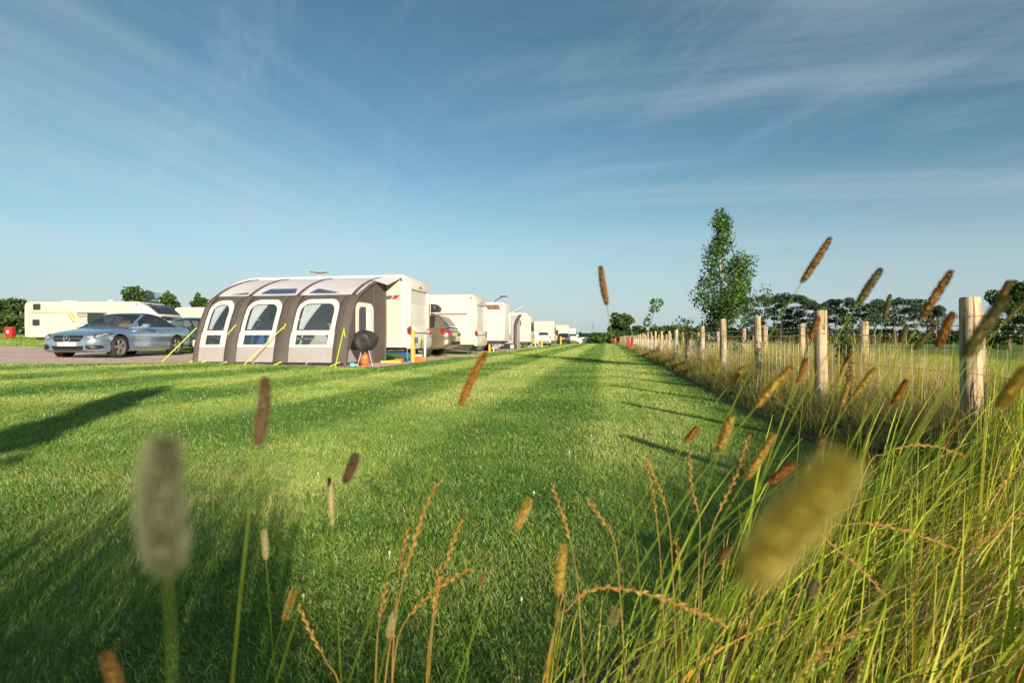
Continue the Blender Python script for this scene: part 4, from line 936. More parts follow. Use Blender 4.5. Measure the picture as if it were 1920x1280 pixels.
# sloping glazed nose
mb = MB(); nose = [(-.02, .46), (-.02, 2.42), (.10, 2.37), (.45, 2.26), (1.05, 1.75), (1.22, 1.45), (1.25, .95), (1.15, .46)]
mb.prism(nose, .0, 2.25, 'xz', None, .10, 3); nz = mb.build('nose', M['cara_white'], lc, angle=45)
mb = MB()
def nz_pt(t, y): 
    a = Vector((.16, 2.36)); b = Vector((1.06, 1.74)); c = a.lerp(b, t); bul = .05*math.sin(math.pi*t); return (c.x + .02 + bul*.6, y, c.y + .03 + bul)
mb.grid([[nz_pt(t, y) for y in np.linspace(.12, 2.13, 10)] for t in np.linspace(.02, .95, 8)], True); fr = mb.build('front_window', M['glass_dark'], lc, angle=60)
for yy in (.60, 1.65):
    mb = MB(); mb.tube([Vector(nz_pt(t, yy)) + Vector((.01, 0, .015)) for t in np.linspace(.02, .95, 8)], .022, 6); mb.build('window_bar', M['dark_plastic'], fr)
mb = MB(); mb.box(1.02, 1.27, .25, 2.0, 1.42, 1.66, None, .05); mb.build('front_window', M['glass_dark'], lc)
mb = MB(); T = Matrix.Translation((-.05, .9, 2.46)) @ Matrix.Rotation(R(-55), 4, 'Y'); mb.box(-.02, .75, -.5, .5, 0, .03, T, .01); mb.build('open_rooflight', M['pvc'], lc)
left_caravan(-16.2, 37.0, name='touring_caravan', label='white caravan with one small window standing behind the navy hatchback', cat='caravan', L=7.6, H=2.7, zf=.45, front='flat', rz=R(-4), mats=('cara_white', 'cara_cream'), rear='window', roof=('boxes', 'vent'), wins=((-5.3, -4.75, 1.72, 2.05),), wheels=(-3.4,))
# ---------------------------------------------------------------- the air awning on the near caravan
XR, XL = -0.62, -5.06
aw = thing('caravan_awning', 'charcoal and grey inflatable awning with three arched windows', 'awning', (x_, y_, zc), -TH)
x_, y_ = S(*P0); aw.location = (x_, y_, zc)
fz = [0.0, .5, 1.0, 1.35, 1.65, 1.84, 1.93]; fyv = [-2.72, -2.64, -2.50, -2.36, -2.20, -2.02, -1.86]
rq = [0, .15, .35, .55, .75, 1.0]; ryv = [-1.86, -1.62, -1.22, -.80, -.40, -.01]; rzv = [1.93, 2.08, 2.27, 2.42, 2.53, 2.60]
def PX(t): return XL + (XR-XL)*t
def FW(t, z, off=0.0):
    y = float(pchip(np.array([z]), fz, fyv)[0]); return (PX(t), y - off, z)
def RF(t, q, off=0.0):
    return (PX(t), float(pchip(np.array([q]), rq, ryv)[0]) - off*.5, float(pchip(np.array([q]), rq, rzv)[0]) + off)
panels = [(.035, .215), (.295, .545), (.640, .925)]
ZS, ZW0, ZM0, ZM1, ZT = .50, .56, .82, .94, 1.80
def front_uv(t, z, sag=0.0): return FW(t, z, sag)
def mapF(pts, off=0.0): return [FW(u, v, off) for u, v in pts]
wall = MB(); skirt = MB(); trim = MB(); panes = []
edges = [0.0]
for a, b in panels: edges += [a, b]
edges += [1.0]
# dark columns and header of the front wall
for k in range(0, len(edges), 2):
    a, b = edges[k], edges[k+1]; P = []
    for t in np.linspace(a, b, 8):
        u = (t-a)/(b-a); bul = .055*math.sin(math.pi*u)
        P.append([FW(t, z, bul) for z in np.linspace(.09, 1.93, 24)])
    wall.grid(P, True)
for (a, b) in panels:
    wd_ = b-a; ar = (XR-XL)          # t to metres
    e = .004
    # header zone: panel rectangle down to the arched cream surround
    m = .11/ar*.4
    out = rrect(a, b, ZM0+.06, 1.93, 0, 0); sur = rrect(a+.008, b-.008, ZM0+.06, ZT, .05, 0)
    def arch(t0, t1, z0, z1, rt):
        """arched outline, radius in metres, in (t, z)"""
        return [(t0 + (u-0)/ar, z) for u, z in rrect(0, (t1-t0)*ar, z0, z1, rt, 0.0)]
    out = arch(a, b, ZM0+.06, 1.93, 0.0); sur = arch(a+.006, b-.006, ZM0+.061, ZT, .30); pan = arch(a+.006+.115/ar, b-.006-.115/ar, ZM1, ZT-.13, .22)
    wall.ring(mapF(out), mapF(sur)); trim.ring(mapF(sur, .004), mapF(pan, .010))
    lo = arch(a, b, ZS, ZM0+.06, 0.0); lp = [(t0, z) for t0, z in arch(a+.006+.15/ar, b-.006-.15/ar, ZW0, ZM0, 0.0)]
    trim.ring(mapF(lo, .004), mapF(lp, .010))
    panes.append((pan, lp, a, b))
    skirt.grid([[FW(t, z, .01*math.sin(math.pi*(t-a)/(b-a))) for z in np.linspace(.09, ZS, 6)] for t in np.linspace(a, b, 12)], True)
wall.build('front_wall', M['awn_dark'], aw, angle=60); skirt.build('skirt', M['awn_grey'], aw, angle=60); trim.build('window_surround', M['awn_cream'], aw, angle=60)
for pan, lp, a, b in panes:
    for o in (pan, lp):
        c = (sum(p[0] for p in o)/len(o), sum(p[1] for p in o)/len(o)); mb = MB(); prev = o
        rings = [[(c[0]+(u-c[0])*f, c[1]+(v-c[1])*f) for u, v in o] for f in (1, .75, .5, .25, .03)]
        for i in range(4): mb.ring(mapF(rings[i], -.006 - .012*i), mapF(rings[i+1], -.006 - .012*(i+1)))
        mb.build('window_pane', M['pvc'], aw, angle=60)
    # curtain drawn to the left side of each window
    mb = MB(); P = []; w_ = b-a
    for i in range(22):
        u = i/21; row = []
        for j in range(12):
            v = j/11; z = .97 + v*.74; t = a + .02 + w_*(.06 + u*(.10 + .30*v**1.2)); row.append(Vector(FW(t, z, -.07 + .018*math.sin(u*30))))
        P.append(row)
    mb.grid(P, True); mb.build('curtain', M['curtain'], aw, angle=70)
for t, o_, r_ in [(e_, .012, .009) for e_ in edges[1:-1]] + [((edges[k]+edges[k+1])/2, .058, .007) for k in range(0, len(edges), 2)]:
    mb = MB(); mb.tube([FW(t, z, o_) for z in np.linspace(.10, 1.90, 14)], r_, 5); mb.build('zip', M['mud'], aw)
P = [[FW(t, z, .016) for z in (.0, .05, .10)] for t in np.linspace(0, 1, 30)]
mb = MB(); mb.grid(P, True); mb.build('mud_flap', M['mud'], aw)
# roof: pale panels between dark air beams, tinted roof windows
beams = [0.012, .255, .592, .965]
roofm = MB(); bm_ = MB()
for k in range(3):
    a, b = beams[k]+.012, beams[k+1]-.012; P = []
    for t in np.linspace(a, b, 14):
        u = (t-a)/(b-a); P.append([RF(t, q, -.035*math.sin(math.pi*u)*math.sin(math.pi*min(1, q*1.4+.1))) for q in np.linspace(0, 1, 14)])
    roofm.grid(P, True)
P = [[RF(t, q) for q in np.linspace(0, 1, 12)] for t in (beams[3]+.012, 1.0)]; roofm.grid(P, True)
roofm.build('roof', M['awn_roof'], aw, angle=60)
for t in beams:
    mb = MB(); w2 = .015; P = []
    for dt in np.linspace(-w2, w2, 6): P.append([RF(t+dt, q, .022*math.cos(dt/w2*math.pi/2)) for q in np.linspace(0, 1, 16)])
    mb.grid(P, True); mb.build('air_beam', M['awn_dark'], aw, angle=60)
for k, (t0, t1, q0, q1, t2, t3) in enumerate(((.10, .225, .05, .10, .215, .225), (.315, .560, .06, .22, .345, .535), (.655, .86, .06, .20, .685, .70))):
    mb = MB(); P = []
    for u in np.linspace(0, 1, 10):
        row = []
        for v in np.linspace(0, 1, 6):
            ta = t0 + (t1-t0)*u; tb = t2 + (t3-t2)*u; t = ta + (tb-ta)*v; q = q0 + (q1-q0)*v
            row.append(RF(t, q, .012 - .03*math.sin(math.pi*u)*.0))
        P.append(row)
    mb.grid(P, True); mb.build('roof_window', M['roof_tint'], aw)
# end walls
prof = [(fyv[i], fz[i]) for i in range(len(fz))] + [(ryv[i], rzv[i]) for i in range(1, len(rq))] + [(-.01, .0)]
for t, sgn in ((1.0, 1), (0.0, -1)):
    xx = PX(t); mb = MB(); mb.prism([(y, z) for y, z in prof], xx-.012, xx, 'yz'); ew = mb.build('end_wall', M['awn_dark'], aw, smooth=False)
    if sgn > 0:
        mb = MB()
        mb.tube([(xx, y+.05, z) for y, z in zip(fyv, fz)] + [(xx, y, z-.05) for y, z in zip(ryv[1:], rzv[1:])], .05, 8)
        for (y0, w2) in ((-.95, .04), (-.12, .08)): mb.tube([(xx, y0, .02), (xx+.012, y0+.01, 1.0), (xx, y0+.02, 2.28)], w2*.5, 8)
        mb.build('pole_sleeve', M['awn_dark'], ew, angle=60)
        o = [(xx+.016, y, z) for y, z in rrect(-2.05, -.95, .60, 1.72, .22, .05)]; i_ = [(xx+.022, y, z) for y, z in rrect(-1.90, -1.25, .80, 1.60, .16, .04)]
        bk = [(xx, y, z) for y, z in rrect(-2.05, -.95, .60, 1.72, .22, .05)]
        mb = MB(); mb.ring(i_, o); mb.ring(o, bk); mb.build('window_surround', M['awn_cream'], ew)
        mb = MB(); mb.add([(xx+.018, y, z) for _, y, z in i_], [tuple(range(len(i_)))]); mb.build('window_pane', M['pvc'], ew)
        mb = MB(); P = [[(xx+.026+.02*math.sin(u*22+v*2), -1.50+u*.32, .80+v*.80) for v in np.linspace(0, 1, 6)] for u in np.linspace(0, 1, 14)]; mb.grid(P); mb.build('curtain', M['curtain'], ew)
        mb = MB(); mb.prism([(-2.5, .10), (-1.1, .10), (-1.1, .42), (-2.42, .42)], xx, xx+.014, 'yz'); mb.build('skirt', M['awn_grey'], ew, smooth=False)
        # small visor over the end of the roof
        mb = MB(); mb.grid([[(xx-.05, -.95, 2.43), (xx-.05, -.02, 2.62)], [(xx+.30, -.62, 2.30), (xx+.55, -.02, 2.60)]]); mb.build('visor', M['awn_roof'], ew)
mb = MB(); mb.box(XL+.05, XR-.05, -2.6, -.1, .004, .012); mb.build('groundsheet', M['mud'], aw, smooth=False)
# lime webbing: guys and pegging straps
def strap(p, q, w_=.024, name='guy_strap'):
    p, q = Vector(p), Vector(q); d = (q-p).normalized(); s_ = d.cross(Vector((0, 1, .2))).normalized()*w_/2; nrm = d.cross(s_).normalized()*.003
    mb = MB(); mb.add([p-s_-nrm, p+s_-nrm, q+s_-nrm, q-s_-nrm, p-s_+nrm, p+s_+nrm, q+s_+nrm, q-s_+nrm], [(0,1,2,3),(7,6,5,4),(0,4,5,1),(1,5,6,2),(2,6,7,3),(3,7,4,0)]); mb.build(name, M['hi_vis'], aw, smooth=False)
def down(t, z, dx, dy): a = Vector(FW(t, z, .06)); return a, Vector((a.x+dx, -2.72+dy, .02))
a, b = down(0.0, 1.02, -.75, -.30); strap(a, b)
a, b = down(.592, 1.03, -.72, -.50); strap(a, b)
a = Vector(FW(.592, 1.03, .065)); strap(a, a + Vector((.10, -.03, -.32)), .03); strap(a + Vector((.02, 0, 0)), a + Vector((.07, -.01, .09)), .03)
a = Vector(FW(.255, 1.05, .065)); strap(a + Vector((.08, 0, .05)), a + Vector((-.12, -.03, -.17)), .026); strap(a + Vector((-.12, -.03, -.15)), a + Vector((-.11, -.04, -.36)), .028)
a, b = down(.985, 1.0, .06, -.42); strap(a, b, .026); strap(a + Vector((.0, -.02, -.04)), a + Vector((.07, -.03, -.42)), .03)
for t in (.0, .09, .24, .60, .97):
    p = Vector(FW(t, .12, .03)); strap(p + Vector((.05, 0, 0)), (p.x - .12, p.y - .22, .015), .026)
for t in (.10, .43, .78):
    p = Vector(FW(t, .12, .03)); mb = MB(); mb.tube([p, p + Vector((-.03, -.07, -.05)), (p.x+.02, p.y-.16, .01)], .008, 5); mb.build('peg_loop', M['curtain'], aw)
# camp table and kitchen stand inside the awning
tb = thing('camping_table', 'pale folding table inside the awning behind the middle window', 'table', (0, 0, 0), -TH)
lx, ly = P0[0]-3.05, P0[1]-1.2; x2, y2 = S(lx, ly); tb.location = (x2, y2, zc + .012)
mb = MB(); mb.box(-.55, .55, -.33, .33, .69, .72, None, .006); mb.build('tabletop', M['cara_white'], tb)
for sx_ in (-.5, .5):
    for sy_ in (-.28, .28): mb = MB(); mb.tube([(sx_, sy_, 0), (sx_*.96, sy_*.96, .69)], .014, 6); mb.build('leg', M['alu'], tb)
kb = thing('camping_cupboard', 'tan fabric storage cupboard inside the awning behind the right window', 'cupboard', (0, 0, 0), -TH)
x2, y2 = S(P0[0]-1.45, P0[1]-.8); kb.location = (x2, y2, zc + .012)
mb = MB(); mb.box(-.5, .4, -.25, .25, .05, 1.12, None, .02); mb.build('cabinet', M['tan_seat'], kb)
mb = MB(); mb.box(-.54, .44, -.28, .28, 1.12, 1.15, None, .005); mb.build('worktop', M['wood'], kb)
for sx_ in (-.45, .35):
    for sy_ in (-.2, .2): mb = MB(); mb.tube([(sx_, sy_, 0), (sx_, sy_, .06)], .018, 6); mb.build('foot', M['alu'], kb)
cb = thing('camping_chair', 'folding fabric chair inside the awning behind the left window', 'chair', (0, 0, 0), -TH)
x2, y2 = S(P0[0]-4.3, P0[1]-1.3); cb.location = (x2, y2, zc + .012)
mb = MB(); mb.box(-.25, .25, -.25, .25, .42, .45, None, .01); mb.build('seat', M['blue_plastic'], cb)
mb = MB(); mb.box(-.25, .25, .24, .27, .45, 1.05, None, .01); mb.build('backrest', M['blue_plastic'], cb)
for sx_ in (-.24, .24):
    for sy_ in (-.22, .24): mb = MB(); mb.tube([(sx_, sy_, 0), (sx_, -sy_, .44)], .012, 6); mb.build('leg', M['alu'], cb)
# awning of the fourth caravan
a4 = thing('caravan_awning', 'small plain grey awning on the rounded cream caravan far along the row', 'awning', c4.location, -TH)
pf = [(-2.3, 0), (-2.1, 1.75), (-1.7, 2.0), (-.02, 2.5), (-.02, 0)]
mb = MB(); mb.prism([(y, z) for y, z in pf], -4.0, -.80, 'yz', None, .05, 2); mb.build('fabric_shell', M['awn_grey'], a4)
mb = MB(); mb.grid([[(xx, -2.11, 1.77), (xx, -1.70, 2.03), (xx, -.05, 2.53)] for xx in (-3.98, -.82)], True); mb.build('roof', M['awn_roof'], a4)
for xx in (-4.0, -.80): mb = MB(); mb.tube([(xx, -2.32, 0), (xx, -2.12, 1.76), (xx, -1.7, 2.03), (xx, -.02, 2.53)], .11, 8); mb.build('air_beam', M['awn_dark'], a4)
# ---------------------------------------------------------------- the two wire fences
def wood_mat(name, col, dk):
    m = bpy.data.materials.new(name); n, N, L = nt(m)
    out = N.new('ShaderNodeOutputMaterial'); b = N.new('ShaderNodeBsdfPrincipled'); b.inputs['Roughness'].default_value = 0.8; b.inputs['Specular IOR Level'].default_value = 0.2
    tc = N.new('ShaderNodeTexCoord'); oi = N.new('ShaderNodeObjectInfo')
    va = N.new('ShaderNodeVectorMath'); va.operation = 'ADD'; cm = N.new('ShaderNodeCombineXYZ'); L.new(oi.outputs['Random'], cm.inputs['X'])
    sc_ = N.new('ShaderNodeVectorMath'); sc_.operation = 'SCALE'; sc_.inputs['Scale'].default_value = 30; L.new(cm.outputs[0], sc_.inputs[0])
    L.new(tc.outputs['Object'], va.inputs[0]); L.new(sc_.outputs[0], va.inputs[1])
    mp = N.new('ShaderNodeMapping'); mp.inputs['Scale'].default_value = (30, 30, 1.6); L.new(va.outputs[0], mp.inputs['Vector'])
    t = N.new('ShaderNodeTexNoise'); t.inputs['Scale'].default_value = 1.6; t.inputs['Detail'].default_value = 8; t.inputs['Roughness'].default_value = 0.65; L.new(mp.outputs[0], t.inputs['Vector'])
    r = N.new('ShaderNodeValToRGB'); cr = r.color_ramp; cr.elements.new(0.5)
    for e, (p, c) in zip(cr.elements, [(0.36, dk), (0.52, col), (0.75, tuple(min(1, x*1.35) for x in col))]): e.position = p; e.color = tuple(c)+(1,)
    L.new(t.outputs['Fac'], r.inputs['Fac'])
    t2 = N.new('ShaderNodeTexNoise'); t2.inputs['Scale'].default_value = 5; t2.inputs['Detail'].default_value = 5; L.new(va.outputs[0], t2.inputs['Vector'])
    r2 = N.new('ShaderNodeValToRGB'); r2.color_ramp.elements[0].position = 0.35; r2.color_ramp.elements[1].position = 0.7
    r2.color_ramp.elements[0].color = (0.72, 0.66, 0.58, 1); r2.color_ramp.elements[1].color = (1.08, 1.05, 1.0, 1); L.new(t2.outputs['Fac'], r2.inputs['Fac'])
    mx = N.new('ShaderNodeMix'); mx.data_type = 'RGBA'; mx.blend_type = 'MULTIPLY'; mx.inputs['Factor'].default_value = 1
    L.new(r.outputs['Color'], mx.inputs['A']); L.new(r2.outputs['Color'], mx.inputs['B'])
    v = N.new('ShaderNodeTexVoronoi'); v.inputs['Scale'].default_value = 5.5; L.new(va.outputs[0], v.inputs['Vector'])
    mr = N.new('ShaderNodeMapRange'); mr.inputs['From Min'].default_value = 0.05; mr.inputs['From Max'].default_value = 0.13; L.new(v.outputs['Distance'], mr.inputs['Value'])
    mk = N.new('ShaderNodeMix'); mk.data_type = 'RGBA'; L.new(mr.outputs['Result'], mk.inputs['Factor']); mk.inputs['A'].default_value = (0.13, 0.075, 0.035, 1); L.new(mx.outputs['Result'], mk.inputs['B'])
    L.new(mk.outputs['Result'], b.inputs['Base Color'])
    bp = N.new('ShaderNodeBump'); bp.inputs['Strength'].default_value = 0.5; bp.inputs['Distance'].default_value = 0.01; L.new(t.outputs['Fac'], bp.inputs['Height']); L.new(bp.outputs['Normal'], b.inputs['Normal'])
    L.new(b.outputs['BSDF'], out.inputs['Surface']); return m
POST = wood_mat('post_timber', (0.47, 0.385, 0.27), (0.12, 0.095, 0.07))
def post_mesh(seed):
    r_ = random.Random(seed); mb = MB(); n_ = 20; vs = []; fs = []
    ph = [r_.uniform(0, 6.28) for _ in range(3)]; zs = [-.05, .15, .35, .55, .75, .92, .985, .998]; rr = [1.05, 1.03, 1.02, 1.0, .99, .98, .97, .90]
    for z, q in zip(zs, rr):
        cx_ = .012*math.sin(z*2.2 + ph[0]); cy_ = .010*math.sin(z*1.7 + ph[1])
        for j in range(n_):
            a = 2*math.pi*j/n_; r0 = .0575*q*(1 + .03*math.sin(2*a+ph[2]) + .02*math.sin(5*a+ph[0]))
            vs.append((cx_ + r0*math.cos(a), cy_ + r0*math.sin(a), z))
    k = len(zs)
    for i in range(k-1):
        for j in range(n_): fs.append((i*n_+j, i*n_+(j+1) % n_, (i+1)*n_+(j+1) % n_, (i+1)*n_+j))
    fs.append(tuple((k-1)*n_+j for j in range(n_))); mb.add(vs, fs); return mb
def fence(name, label, lx, ly0, step, count, hts, nets, barb_to, seed):
    x0, y0 = S(lx, ly0); root = thing(name, label, 'fence', (x0, y0, 0), -TH)
    r_ = random.Random(seed); protos = []; PS = []
    for k in range(count):
        jx = r_.uniform(-.03, .03); jy = r_.uniform(-.06, .06)
        wx, wy = S(lx+jx, ly0 + k*step + jy); zz_ = g(wx, wy)
        if k < 4: o = post_mesh(seed*10+k).build('post', POST, root, angle=50); protos.append(o)
        else: o = protos[k % 4].copy(); COL.objects.link(o); o.parent = root
        h = hts[k] if k < len(hts) else r_.uniform(1.02, 1.12)
        o.location = (jx, k*step + jy, zz_); o.scale = (1, 1, h) if k < 1 else (r_.uniform(.84, 1.04),)*2 + (h,)
        o.rotation_euler = (r_.uniform(-.025, .025), r_.uniform(-.025, .025), r_.uniform(0, 6.28))
        PS.append((jx, k*step + jy, zz_))
    def run(z, nm, rad, sag=.012, barbs=False, side=-.060):
        mb = MB(); pts = []
        for k in range(count-1):
            for q in range(4):
                t = q/4; a, b = PS[k], PS[k+1]; pts.append((a[0]+(b[0]-a[0])*t + side, a[1]+(b[1]-a[1])*t, a[2] + z - sag*4*t*(1-t) + r_.uniform(-.003, .003)))
        pts.append((PS[-1][0]+side, PS[-1][1], PS[-1][2]+z)); mb.tube(pts, rad, 4, False)
        if barbs:
            y = pts[0][1]
            while y < barb_to:
                yy = np.interp(y, [p[1] for p in pts], range(len(pts))); i = int(yy); f = yy-i; p = Vector(pts[i]).lerp(Vector(pts[min(i+1, len(pts)-1)]), f)
                mb.tube([p + Vector((0, -.006, 0)), p + Vector((0, .006, 0))], rad*2.2, 5)
                for s_ in (-1, 1): mb.tube([p + Vector((0, s_*.004, -.012*s_)), p + Vector((0, -s_*.004, .014*s_))], rad*.8, 3); mb.tube([p + Vector((-.012, s_*.004, 0)), p + Vector((.012, s_*.004, .004))], rad*.8, 3)
                y += .115
        return mb
    for z in nets[0]: run(z, 'barbed_wire', .0023, .02, True).build('barbed_wire', M['steel'], root, smooth=False)
    if nets[1]:
        net = MB()
        for z in nets[1]:
            sub = run(z, 'wire_netting', .0017); net.add(sub.v, sub.f)
        y = 0.0; ymax = min((count-1)*step, 45)
        while y < ymax:
            jx = float(np.interp(y, [p[1] for p in PS], [p[0] for p in PS])); x_w, y_w = S(lx, ly0+y); gz_ = g(x_w, y_w)
            jj = [r_.uniform(-.006, .006) for _ in nets[1]]
            net.tube([(jx-.060, y+q, gz_+z) for q, z in zip(jj, nets[1])], .0015, 3, False); y += .15
        net.build('wire_netting', M['steel'], root, smooth=False)
    return root
# first post of the near fence that shows is at depth 3.12, px 1830
l1 = 2.16*CT
def lyY(c, Y): return Sinv(c + Y*ST/CT, Y)[1]
fence('wire_fence', 'near fence of round timber posts with barbed wire and netting along the lawn', l1, lyY(2.16, 3.12) - 2*2.275, 2.275, 48, [1.05, 1.05, 1.045, 1.085, 1.11, 1.16, 1.08, 1.07, 1.10, 1.06, 1.08], ([.93, .845], [.745, .60, .47, .36, .26, .17, .09]), 15, 3)
fence('wire_fence', 'second fence of timber posts at the field side of the grassy strip', 3.56*CT, lyY(3.56, 7.32) - 3*2.275, 2.275, 44, [1.05, 1.05, 1.05, 1.03, 1.06, 1.06, 1.06], ([.93, .84], [.745, .55, .35, .15]), 10, 5)
# ---------------------------------------------------------------- trees and hedges
def crown(name, clumps, n_, size, m, parent, flat=0.0, seed=0, loc=None, tint=(0.5, 0.22), long=1.5, shell=0.55, clump_sd=0.16):
    """many leaf-sized faces spread through a set of clumps (x, y, z, rx, ry, rz)"""
    r_ = np.random.default_rng(seed + 100); C = np.array(clumps, float)
    wgt = (C[:, 3]*C[:, 4]*C[:, 5])**0.72; idx = r_.choice(len(C), n_, p=wgt/wgt.sum())
    d = r_.normal(size=(n_, 3)); d /= np.linalg.norm(d, axis=1)[:, None]
    rad = (r_.random(n_)**(1/3.0))*(1-shell) + shell*r_.uniform(0.55, 1.12, n_)
    p = C[idx, :3] + d*rad[:, None]*C[idx, 3:6]
    u = r_.normal(size=(n_, 3)); u[:, 2] *= (1-flat); u /= np.linalg.norm(u, axis=1)[:, None]
    v = np.cross(u, r_.normal(size=(n_, 3))); v /= np.linalg.norm(v, axis=1)[:, None]
    s_ = size*r_.uniform(0.55, 1.35, n_)[:, None]
    V = np.stack([p - u*s_*long*.5, p + v*s_*.42, p + u*s_*long*.5, p - v*s_*.42], 1)
    F = np.arange(n_*4).reshape(n_, 4); ct = r_.normal(0, clump_sd, len(C))
    t = np.clip(r_.normal(tint[0], tint[1], n_) + ct[idx], 0, 1)
    o = raw_mesh(name, V.reshape(-1, 3), F, 4, {'tint': np.repeat(t, 4)}, m, parent)
    if loc is not None: o.location = loc
    return o
BIRCH = leaf_mat('birch_leaves', [(0, (0.018, 0.055, 0.014)), (0.5, (0.055, 0.135, 0.024)), (1, (0.15, 0.25, 0.04))], 0.3, 0.45, 0.4)
BROAD = leaf_mat('broad_leaves', [(0, (0.015, 0.040, 0.012)), (0.5, (0.045, 0.095, 0.020)), (1, (0.12, 0.18, 0.035))], 0.28, 0.5, 0.3)
HEDGE = leaf_mat('hedge_leaves', [(0, (0.018, 0.045, 0.012)), (0.5, (0.055, 0.105, 0.020)), (1, (0.15, 0.19, 0.04))], 0.28, 0.5, 0.3)
PINE = leaf_mat('pine_needles', [(0, (0.020, 0.042, 0.028)), (0.5, (0.042, 0.075, 0.045)), (1, (0.095, 0.125, 0.06))], 0.15, 0.6, 0.2)
FAR_HAZE = leaf_mat('far_leaves_haze', [(0, (0.028, 0.055, 0.045)), (0.5, (0.045, 0.080, 0.058)), (1, (0.08, 0.11, 0.07))], 0.15, 0.6, 0.2)  # haze of distance put into the leaf colour as blue
def limbs(mb, base, top, r0, nb, spread, rr, up=0.5, z0=0.25):
    """tapered trunk with limbs; returns limb tips"""
    b, t = Vector(base), Vector(top); pts = []; rs = []
    k = 8; off = [Vector((rr.uniform(-1, 1), rr.uniform(-1, 1), 0))*(t-b).length*.012 for _ in range(k+1)]
    for i in range(k+1):
        f = i/k; pts.append(b.lerp(t, f) + off[i]*(1 if i else 0)); rs.append(r0*(1-f)**.8 + r0*.06)
    mb.tube(pts, rs, 8); tips = []
    for i in range(nb):
        f = z0 + (0.97-z0)*(i+rr.random()*.8)/nb; p = b.lerp(t, f); a = rr.uniform(0, 6.28) + i*2.4
        ln = spread(f)*rr.uniform(.6, 1.1); q = p + Vector((math.cos(a)*ln, math.sin(a)*ln, ln*up*rr.uniform(.6, 1.5)))
        m_ = p.lerp(q, .5) + Vector((0, 0, ln*.08)); rb = max(r0*.10, r0*.42*(1-f))
        mb.tube([p, m_, q], [rb, rb*.65, rb*.2], 5, False); tips.append((p, m_, q))
    return tips
# birch by the fence
rr = random.Random(4)
bx, by = 5.03, 12.95; bt = thing('birch_tree', 'tall young birch tree with airy green crown between the fences', 'tree', (bx, by, g(bx, by)))
mb = MB(); H = 4.02
def sprd(f): return float(np.interp(f, [.1, .25, .45, .62, .8, 1.0], [.84, 1.02, .86, .46, .19, .05]))
tips = limbs(mb, (0, 0, -.05), (.03, 0, H-.05), .045, 34, sprd, rr, .75, .13)
lead2 = limbs(mb, (.05, 0, .7), (.50, .1, 2.75), .022, 14, lambda f: .34*(1-f*.6), rr, .8, .2)
mb.build('trunk', M['birch_bark'], bt)
cl_ = []
for p, m_, q in tips + lead2:
    for t_ in (.45, .75, 1.0):
        c = p.lerp(q, t_); s_ = (.13 + .12*rr.random())*(1.12 - .45*min(1, c.z/H)); cl_.append((c.x, c.y, c.z, s_*1.1, s_*1.1, s_*rr.uniform(1.0, 1.8)))
for i in range(12): f = i/11; cl_.append((.03 + rr.uniform(-.05, .05), rr.uniform(-.05, .05), 3.0 + f*1.05, .09*(1.1-f)+.02, .08, .12))
crown('crown', cl_, 12000, .043, BIRCH, bt, seed=4, tint=(.42, .22)); bt.scale = (1.13, 1.13, .975)
# staked sapling farther on
bx, by = 8.55, 32.2; st_ = thing('sapling_tree', 'thin leaning sapling with a few large leaves above the fence posts', 'tree', (bx, by, g(bx, by)))
mb = MB(); mb.tube([(-.45, 0, 0), (-.35, 0, .9), (-.15, 0, 1.8), (.10, 0, 2.6), (.22, 0, 3.2)], [.03, .026, .02, .014, .006], 6)
for q in ((-.05, .3, 2.1), (-.5, -.1, 1.9), (.35, 0, 2.9), (-.1, .2, 2.4)): mb.tube([(q[0]*.5-.15, 0, q[2]-.4), q], [.010, .004], 4)
mb.build('trunk', M['bark'], st_)
crown('crown', [(.18, 0, 2.95, .42, .3, .30), (.02, 0, 2.55, .34, .3, .22), (-.40, 0, 1.75, .25, .25, .28), (.05, .1, 1.6, .14, .14, .10), (-.28, 0, 2.1, .15, .15, .2)], 330, .11, BIRCH, st_, seed=9, tint=(.5, .25))
# trees beside the far end of the fence and at the left
def broad(name, label, px, top, Y, wpx, n_, leaf, seed, m=BROAD, trunk_h=.3, group=None, cat='tree', base_clear=0.18, bark='bark'):
    rr = random.Random(seed); x = (px-960)/1000*Y; z0 = g(x, Y); H = CAMH + (634-top)/1000*Y - z0; W = wpx/1000*Y
    t = thing(name, label, cat, (x, Y, z0), 0, group); mb = MB()
    tp = limbs(mb, (0, 0, -.1), (rr.uniform(-.1, .1)*W, 0, H*.85), max(.05, H*.022), 16, lambda f: W*.42*(1-.5*abs(f-.45)), rr, .45, trunk_h*.8)
    mb.build('trunk', M[bark], t); cl = []
    for p, m_, q in tp:
        for f in (.55, .95):
            c = p.lerp(q, f); s_ = W*rr.uniform(.11, .19); cl.append((c.x, c.y, min(c.z, H - s_*.6), s_, s_, s_*rr.uniform(.6, .9)))
    for i in range(7): cl.append((rr.uniform(-.28, .28)*W, rr.uniform(-.2, .2)*W, H*rr.uniform(.62, .86), W*.17, W*.17, H*.12))
    cl.append((rr.uniform(-.08, .08)*W, 0, H*.90, W*.14, W*.14, H*.10))
    crown('crown', cl, n_, leaf, m, t, seed=seed); return t
broad('oak_tree', 'bushy green oak tree behind the left caravan, largest of three above its hedge', 262, 535, 50, 66, 5200, .17, 21)
broad('ash_tree', 'paler small tree in the middle of the three above the left hedge', 314, 545, 58, 46, 2600, .18, 22)
broad('hawthorn_tree', 'small dark tree above the white caravan beside the large awning', 372, 547, 54, 36, 2600, .17, 23)
broad('oak_tree', 'dark oak tree at the far end of the fence line', 1168, 586, 88, 52, 5200, .26, 24)
broad('oak_tree', 'large dark tree at the right edge beyond the near fence post', 1893, 524, 46, 86, 9000, .17, 25, trunk_h=.1)
